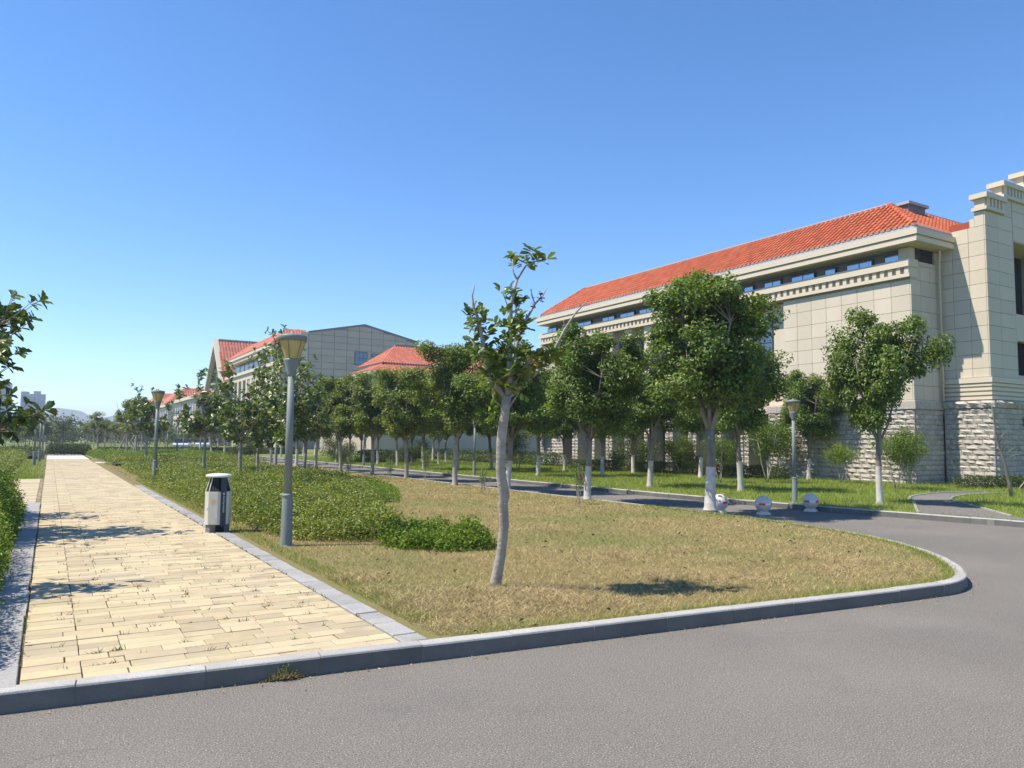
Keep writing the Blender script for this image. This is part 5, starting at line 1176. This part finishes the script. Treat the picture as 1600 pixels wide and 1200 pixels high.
# large auditorium with the grey gable
GX, GY = 28.1, 110.6
gb = empty('auditorium', (GX, GY, ZL), label='large grey panelled auditorium with a broad shallow gable and few windows', cat='building'); OG = np.array([GX, GY, ZL]); Gb = obj_builder(gb, OG)
prof = [(GX, 0), (49.3, 0), (49.3, 17.0), (40.5, 19.0), (31.9, 17.25), (31.9, 12.85), (GX, 12.85)]
mb = MB(); Vp = [(x, GY+.12, z) for x, z in prof]+[(x, GY+22, z) for x, z in prof]
mb.add([tuple(np.array(v)-OG) for v in Vp], [tuple(range(7)), tuple(range(13, 6, -1))]+[(i, i+7, (i+1) % 7+7, (i+1) % 7) for i in range(7)]); mb.build('wall', M['clad_joint'], gb)
def gtop(x): return 12.85 if x < 31.9 else (17.25+(x-31.9)*1.75/8.6 if x < 40.5 else 19.0-(x-40.5)*2.0/8.8)
npan = 0
for i in range(11):
    xa = GX+.0+i*1.93; xb = xa+1.93
    for j in range(17):
        za = 3.0+j*1.0; zb = za+1.0
        zt_ = [min(zb, gtop(xa+.02)), min(zb, gtop(xb-.02))]
        if min(zt_) <= za+.1: continue
        if xa < 31.9 < xb and za >= 12.0: zt_ = [min(z, 12.85) for z in zt_] if xa+.965 < 31.9 else zt_
        v = [(xa+.03, za+.03), (xb-.03, za+.03), (xb-.03, zt_[1]-.03), (xa+.03, zt_[0]-.03)]
        pm = MB(); pm.add([tuple(np.array((x, GY, z))-OG) for x, z in v]+[tuple(np.array((x, GY+.11, z))-OG) for x, z in v], [(0, 1, 2, 3), (1, 5, 6, 2), (2, 6, 7, 3), (3, 7, 4, 0), (0, 4, 5, 1)]); pm.build('panel', M['gable'], gb); npan += 1
for a, b in (((31.9, 17.28), (40.5, 19.04)), ((40.5, 19.04), (49.5, 17.0))):
    mb = MB(); mb.add([tuple(np.array((p[0], yy_, p[1]+dz))-OG) for p in (a, b) for yy_ in (GY-.1, GY+22) for dz in (-.1, .18)], [(0, 1, 5, 4), (0, 2, 3, 1), (1, 3, 7, 5), (4, 5, 7, 6), (2, 6, 7, 3), (0, 4, 6, 2)]); mb.build('roof_edge', M['grey_wall'], gb)
for (a, b, c, d, nx, nz) in ((39.0, 41.0, 12.9, 14.9, 3, 2), (41.7, 43.4, 14.2, 14.75, 2, 1), (33.1, 34.7, 9.4, 10.95, 2, 1), (36.9, 38.0, 9.4, 10.4, 2, 1)):
    w_ = Gb('window', M['frame'], ((a, GY-.08, c), (b, GY-.01, d)))
    for i in range(nx):
        for j in range(nz):
            x0_ = a+.08+(b-a-.08)*i/nx; x1_ = a+(b-a-.08)*(i+1)/nx; z0_ = c+.08+(d-c-.08)*j/nz; z1_ = c+(d-c-.08)*(j+1)/nz
            MB().box(tuple(np.array((x0_, GY-.1, z0_))-OG), tuple(np.array((x1_, GY-.082, z1_))-OG)).build('pane', M['glass_far'], w_)
# the part left of it: sunlit facade with tall windows, eaves and red hip roof
FY0, FY1 = GY+.15, 150
Gb('facade', M['clad'], ((28.0, FY0-.1, 11.5), (28.4, FY1, 12.85)), ((28.0, FY0-.1, 0), (28.4, FY0+3.2, 11.45)), ((29.2, FY0, 0), (30, FY1, 16.0)))
Gb('sill_band', M['trim'], ((27.7, FY0-.2, 12.45), (28.5, FY1, 12.95)))
for k in range(9): Gb('mullion', M['trim'], ((28.0, FY0+4.6+k*3.4, 3), (28.5, FY0+5.7+k*3.4, 11.48)))
for k in range(9): Gb('window', M['glass_far'], ((28.62, FY0+3.2+k*3.4, 3), (28.7, FY0+6.6+k*3.4, 11.45)))
for k in range(10): Gb('window', M['glass_dark'], ((29.1, FY0+.8+k*3.6, 13.3), (29.18, FY0+3.8+k*3.6, 15.0)))
Gb('eaves', M['trim'], ((28.0, FY0+5.5, 15.0), (36, FY1, 16.0)), ((27.8, FY0+5.4, 15.5), (36, FY1, 16.0)))
Gb('white_return', M['trim'], ((30.8, FY0-.05, 12.95), (31.85, FY0+.1, 17.25)))
roof_slope(gb, OG, (27.8, FY0+5.4, 16.0), (27.8, FY1, 16.0), (31.5, FY0+9.5, 18.9), (31.5, FY1, 18.9), M['tile_far'], M['tile_far'], .5, .9, ends=False)
roof_slope(gb, OG, (34.0, FY0+5.4, 16.0), (27.8, FY0+5.4, 16.0), (34, FY0+9.5, 18.9), (31.5, FY0+9.5, 18.9), M['tile_far'], M['tile_far'], .5, .9, ends=False)
# block with the tall steep gable facing the path
SX, SY = 28.2, 162.0
sb = empty('steep_gable_building', (SX, SY, ZL), label='building with a tall steep white edged gable and pinkish red roof', cat='building'); OS = np.array([SX, SY, ZL]); Sb = obj_builder(sb, OS)
w2 = 8.5; ya, yb_ = SY-w2+2, SY+w2+2; ym = SY+2; zt1 = 21.7; ze = 13.0
mb = MB(); pr_ = [(ya+.6, 0), (yb_-.6, 0), (yb_-.6, ze+.8), (ym, zt1-.8), (ya+.6, ze+.8)]
mb.add([tuple(np.array((SX+1.0, y_, z_))-OS) for y_, z_ in pr_]+[tuple(np.array((70, y_, z_))-OS) for y_, z_ in pr_], [tuple(range(4, -1, -1)), tuple(range(5, 10))]+[(i, (i+1) % 5, (i+1) % 5+5, i+5) for i in range(5)]); mb.build('wall', M['grey_wall'], sb)
for (y0_, z0_, y1_, z1_) in ((ya-.9, ze-1, ym, zt1+.2), (yb_+.9, ze-1, ym, zt1+.2)):
    mb = MB(); V4 = [(y0_, z0_), (y1_, z1_), (y1_, z1_-1.5), (y0_+(1.0 if y0_ < y1_ else -1.0), z0_-.3)]
    mb.add([tuple(np.array((SX-.4, y_, z_))-OS) for y_, z_ in V4]+[tuple(np.array((SX+.5, y_, z_))-OS) for y_, z_ in V4], [(0, 1, 2, 3), (7, 6, 5, 4), (0, 4, 5, 1), (1, 5, 6, 2), (2, 6, 7, 3), (3, 7, 4, 0)]); mb.build('bargeboard', M['trim'], sb)
roof_slope(sb, OS, (70, ya-.8, ze-.8), (SX+.4, ya-.8, ze-.8), (70, ym, zt1), (SX+.4, ym, zt1), M['tile_far'], M['tile_far'], .6, 1.0, ends=False)
roof_slope(sb, OS, (SX+.4, yb_+.8, ze-.8), (70, yb_+.8, ze-.8), (SX+.4, ym, zt1), (70, ym, zt1), M['tile_far'], M['tile_far'], .6, 1.0, ends=False)
Sb('ridge_trim', M['grey_trim'], ((SX+.5, ym-.25, zt1-.05), (70, ym+.25, zt1+.2)))
for k in range(3):
    for j in range(4): Sb('window', M['glass_far'], ((SX+.9, ya+3.4+k*3.4, 2+j*3.2), (SX+.98, ya+6.2+k*3.4, 4.6+j*3.2)))
Sb('porch', M['clad'], ((SX-1.5, ya-1.5, 0), (SX+4, ya+1.5, 10.8)))
for dx, zt2 in ((9.0, 17.6), (15.0, 20.0)):                 # little white dormer gables in front of the big slope
    x0_ = SX+dx; y0_ = ya-6.0; d_ = Sb('dormer', M['tile_far'], ((x0_+.2, y0_+.2, 12), (x0_+3.2, y0_+8, 13)))
    mb = MB(); V3 = [(x0_-.3, 12.6), (x0_+.5, 12.6), (x0_+1.9, zt2-1.6), (x0_+3.3, 12.6), (x0_+4.1, 12.6), (x0_+1.9, zt2)]
    mb.add([tuple(np.array((x_, y0_, z_))-OS) for x_, z_ in V3]+[tuple(np.array((x_, y0_+.6, z_))-OS) for x_, z_ in V3], [(0, 1, 2, 5), (2, 3, 4, 5), (11, 8, 7, 6), (11, 10, 9, 8)]+[(i, i+6, (i+1) % 6+6, (i+1) % 6) for i in range(6)]); mb.build('dormer_gable', M['trim'], d_)
# farther houses with red roofs along the same side
def far_house(Y0, Y1, x0, zw, zr, lab, gable_x=False):
    r_ = empty('red_roof_building', (x0, Y0, ZL), label=lab, cat='building', group='far red roofed buildings'); o_ = np.array([x0, Y0, ZL]); f = obj_builder(r_, o_)
    f('wall', M['clad'], ((x0, Y0, 0), (x0+26, Y1, zw))); f('eaves', M['trim'], ((x0-.7, Y0-.7, zw), (x0+26.5, Y1+.7, zw+.8)))
    n = int((Y1-Y0)/4)
    for k in range(n): f('window', M['glass_dark'], ((x0-.06, Y0+1.2+k*4, zw-3.2), (x0-.01, Y0+3.6+k*4, zw-.9)))
    for k in range(5): f('window', M['glass_dark'], ((x0+1.5+k*4.8, Y0-.06, zw-3.2), (x0+4+k*4.8, Y0-.01, zw-.9)))
    m5 = 5
    roof_slope(r_, o_, (x0-.7, Y0-.7, zw+.8), (x0-.7, Y1+.7, zw+.8), (x0+m5, Y0+m5, zr), (x0+m5, Y1-m5, zr), M['tile_far'], M['tile_far'], .7, 1.4, ends=False)
    roof_slope(r_, o_, (x0+26, Y0-.7, zw+.8), (x0-.7, Y0-.7, zw+.8), (x0+26, Y0+m5, zr), (x0+m5, Y0+m5, zr), M['tile_far'], M['tile_far'], .7, 1.4, ends=False)
    return f
far_house(186, 222, 28.2, 10.6, 12.6, 'cream block with tall windows just left of the steep gable')
f = far_house(236, 262, 28.4, 10.4, 16.2, 'house with a pinkish roof right of the second path lamp')
f = far_house(285, 318, 28.2, 11.3, 17.0, 'far house with a white gable edge just left of the second lamp head')
f = far_house(345, 380, 28.2, 11.0, 17.0, 'farthest small red roofed house, leftmost in the row')
# far towers
def tower(px0, px1, ptop, D, lab, steps=6):
    a = E0+ray(px0, 682)*0; d0 = ray(px0, 683); d1 = ray(px1, 683); p0 = E0+d0*(D/d0[1]); p1 = E0+d1*(D/d1[1]); ht = yp((px0+px1)/2, ptop, D)[2]
    r_ = empty('tower_block', (p0[0], D, 0), label=lab, cat='tower block', group='hazy tower blocks on the left horizon'); o_ = np.array([p0[0], D, 0]); f = obj_builder(r_, o_); W = p1[0]-p0[0]
    f('wall', M['tower'], ((p0[0], D, -5), (p0[0]+W*.32, D+20, ht)), ((p0[0]+W*.36, D+.5, -5), (p0[0]+W, D+20, ht-1.5)), ((p0[0]+W*.321, D+2, -5), (p0[0]+W*.359, D+19, ht-3)))
    for k in range(steps):
        x_ = p0[0]+W*(.04+.95*k/steps); f('window_column', M['tower2'], ((x_, D-.3, 2), (x_+W*.07, D-.05, ht-4-(k % 3))))
    f('roof_box', M['tower'], ((p0[0]+W*.5, D+5, ht-1.4), (p0[0]+W*.8, D+12, ht+.8)))
tower(29, 68, 612, 640, 'wide hazy tower block above the left trees')
tower(-16, 13, 594, 600, 'hazy tower block half hidden by magnolia leaves at the left edge')
# hills
hm = MB(); xs = np.linspace(-900, 1400, 140); yb2 = 1900.0
def hh_(x):
    u = x; return 14+42*math.exp(-((x-25)/75)**2)+30*math.exp(-((x-150)/60)**2)+24*math.exp(-((x+120)/120)**2)+26*math.exp(-((x-420)/240)**2)+4*math.sin(x/23)+2.5*math.sin(x/9+1)
V = [(x, yb2, -6) for x in xs]+[(x, yb2+120, hh_(x)) for x in xs]+[(x, yb2+500, -6) for x in xs]; n = len(xs)
hm.add(V, [(i, i+1, n+i+1, n+i) for i in range(n-1)]+[(n+i, n+i+1, 2*n+i+1, 2*n+i) for i in range(n-1)]); tag(hm.build('hills', M['hill'], None, True), kind='structure')

# ============================================================ AIR
hz = MB().box((-1500, -40, -1.35), (2000, 2600, 72)).build('haze', None); hz.data.materials.clear()
m = bpy.data.materials.new('haze_air'); m.use_nodes = True; N = m.node_tree.nodes; N.remove(N['Principled BSDF'])
pv = N.new('ShaderNodeVolumePrincipled'); pv.inputs['Color'].default_value = (0.80, 0.88, 1.0, 1); pv.inputs['Density'].default_value = 0.0006; pv.inputs['Anisotropy'].default_value = 0.2
m.node_tree.links.new(pv.outputs[0], N['Material Output'].inputs['Volume']); hz.data.materials.append(m); tag(hz, kind='stuff')
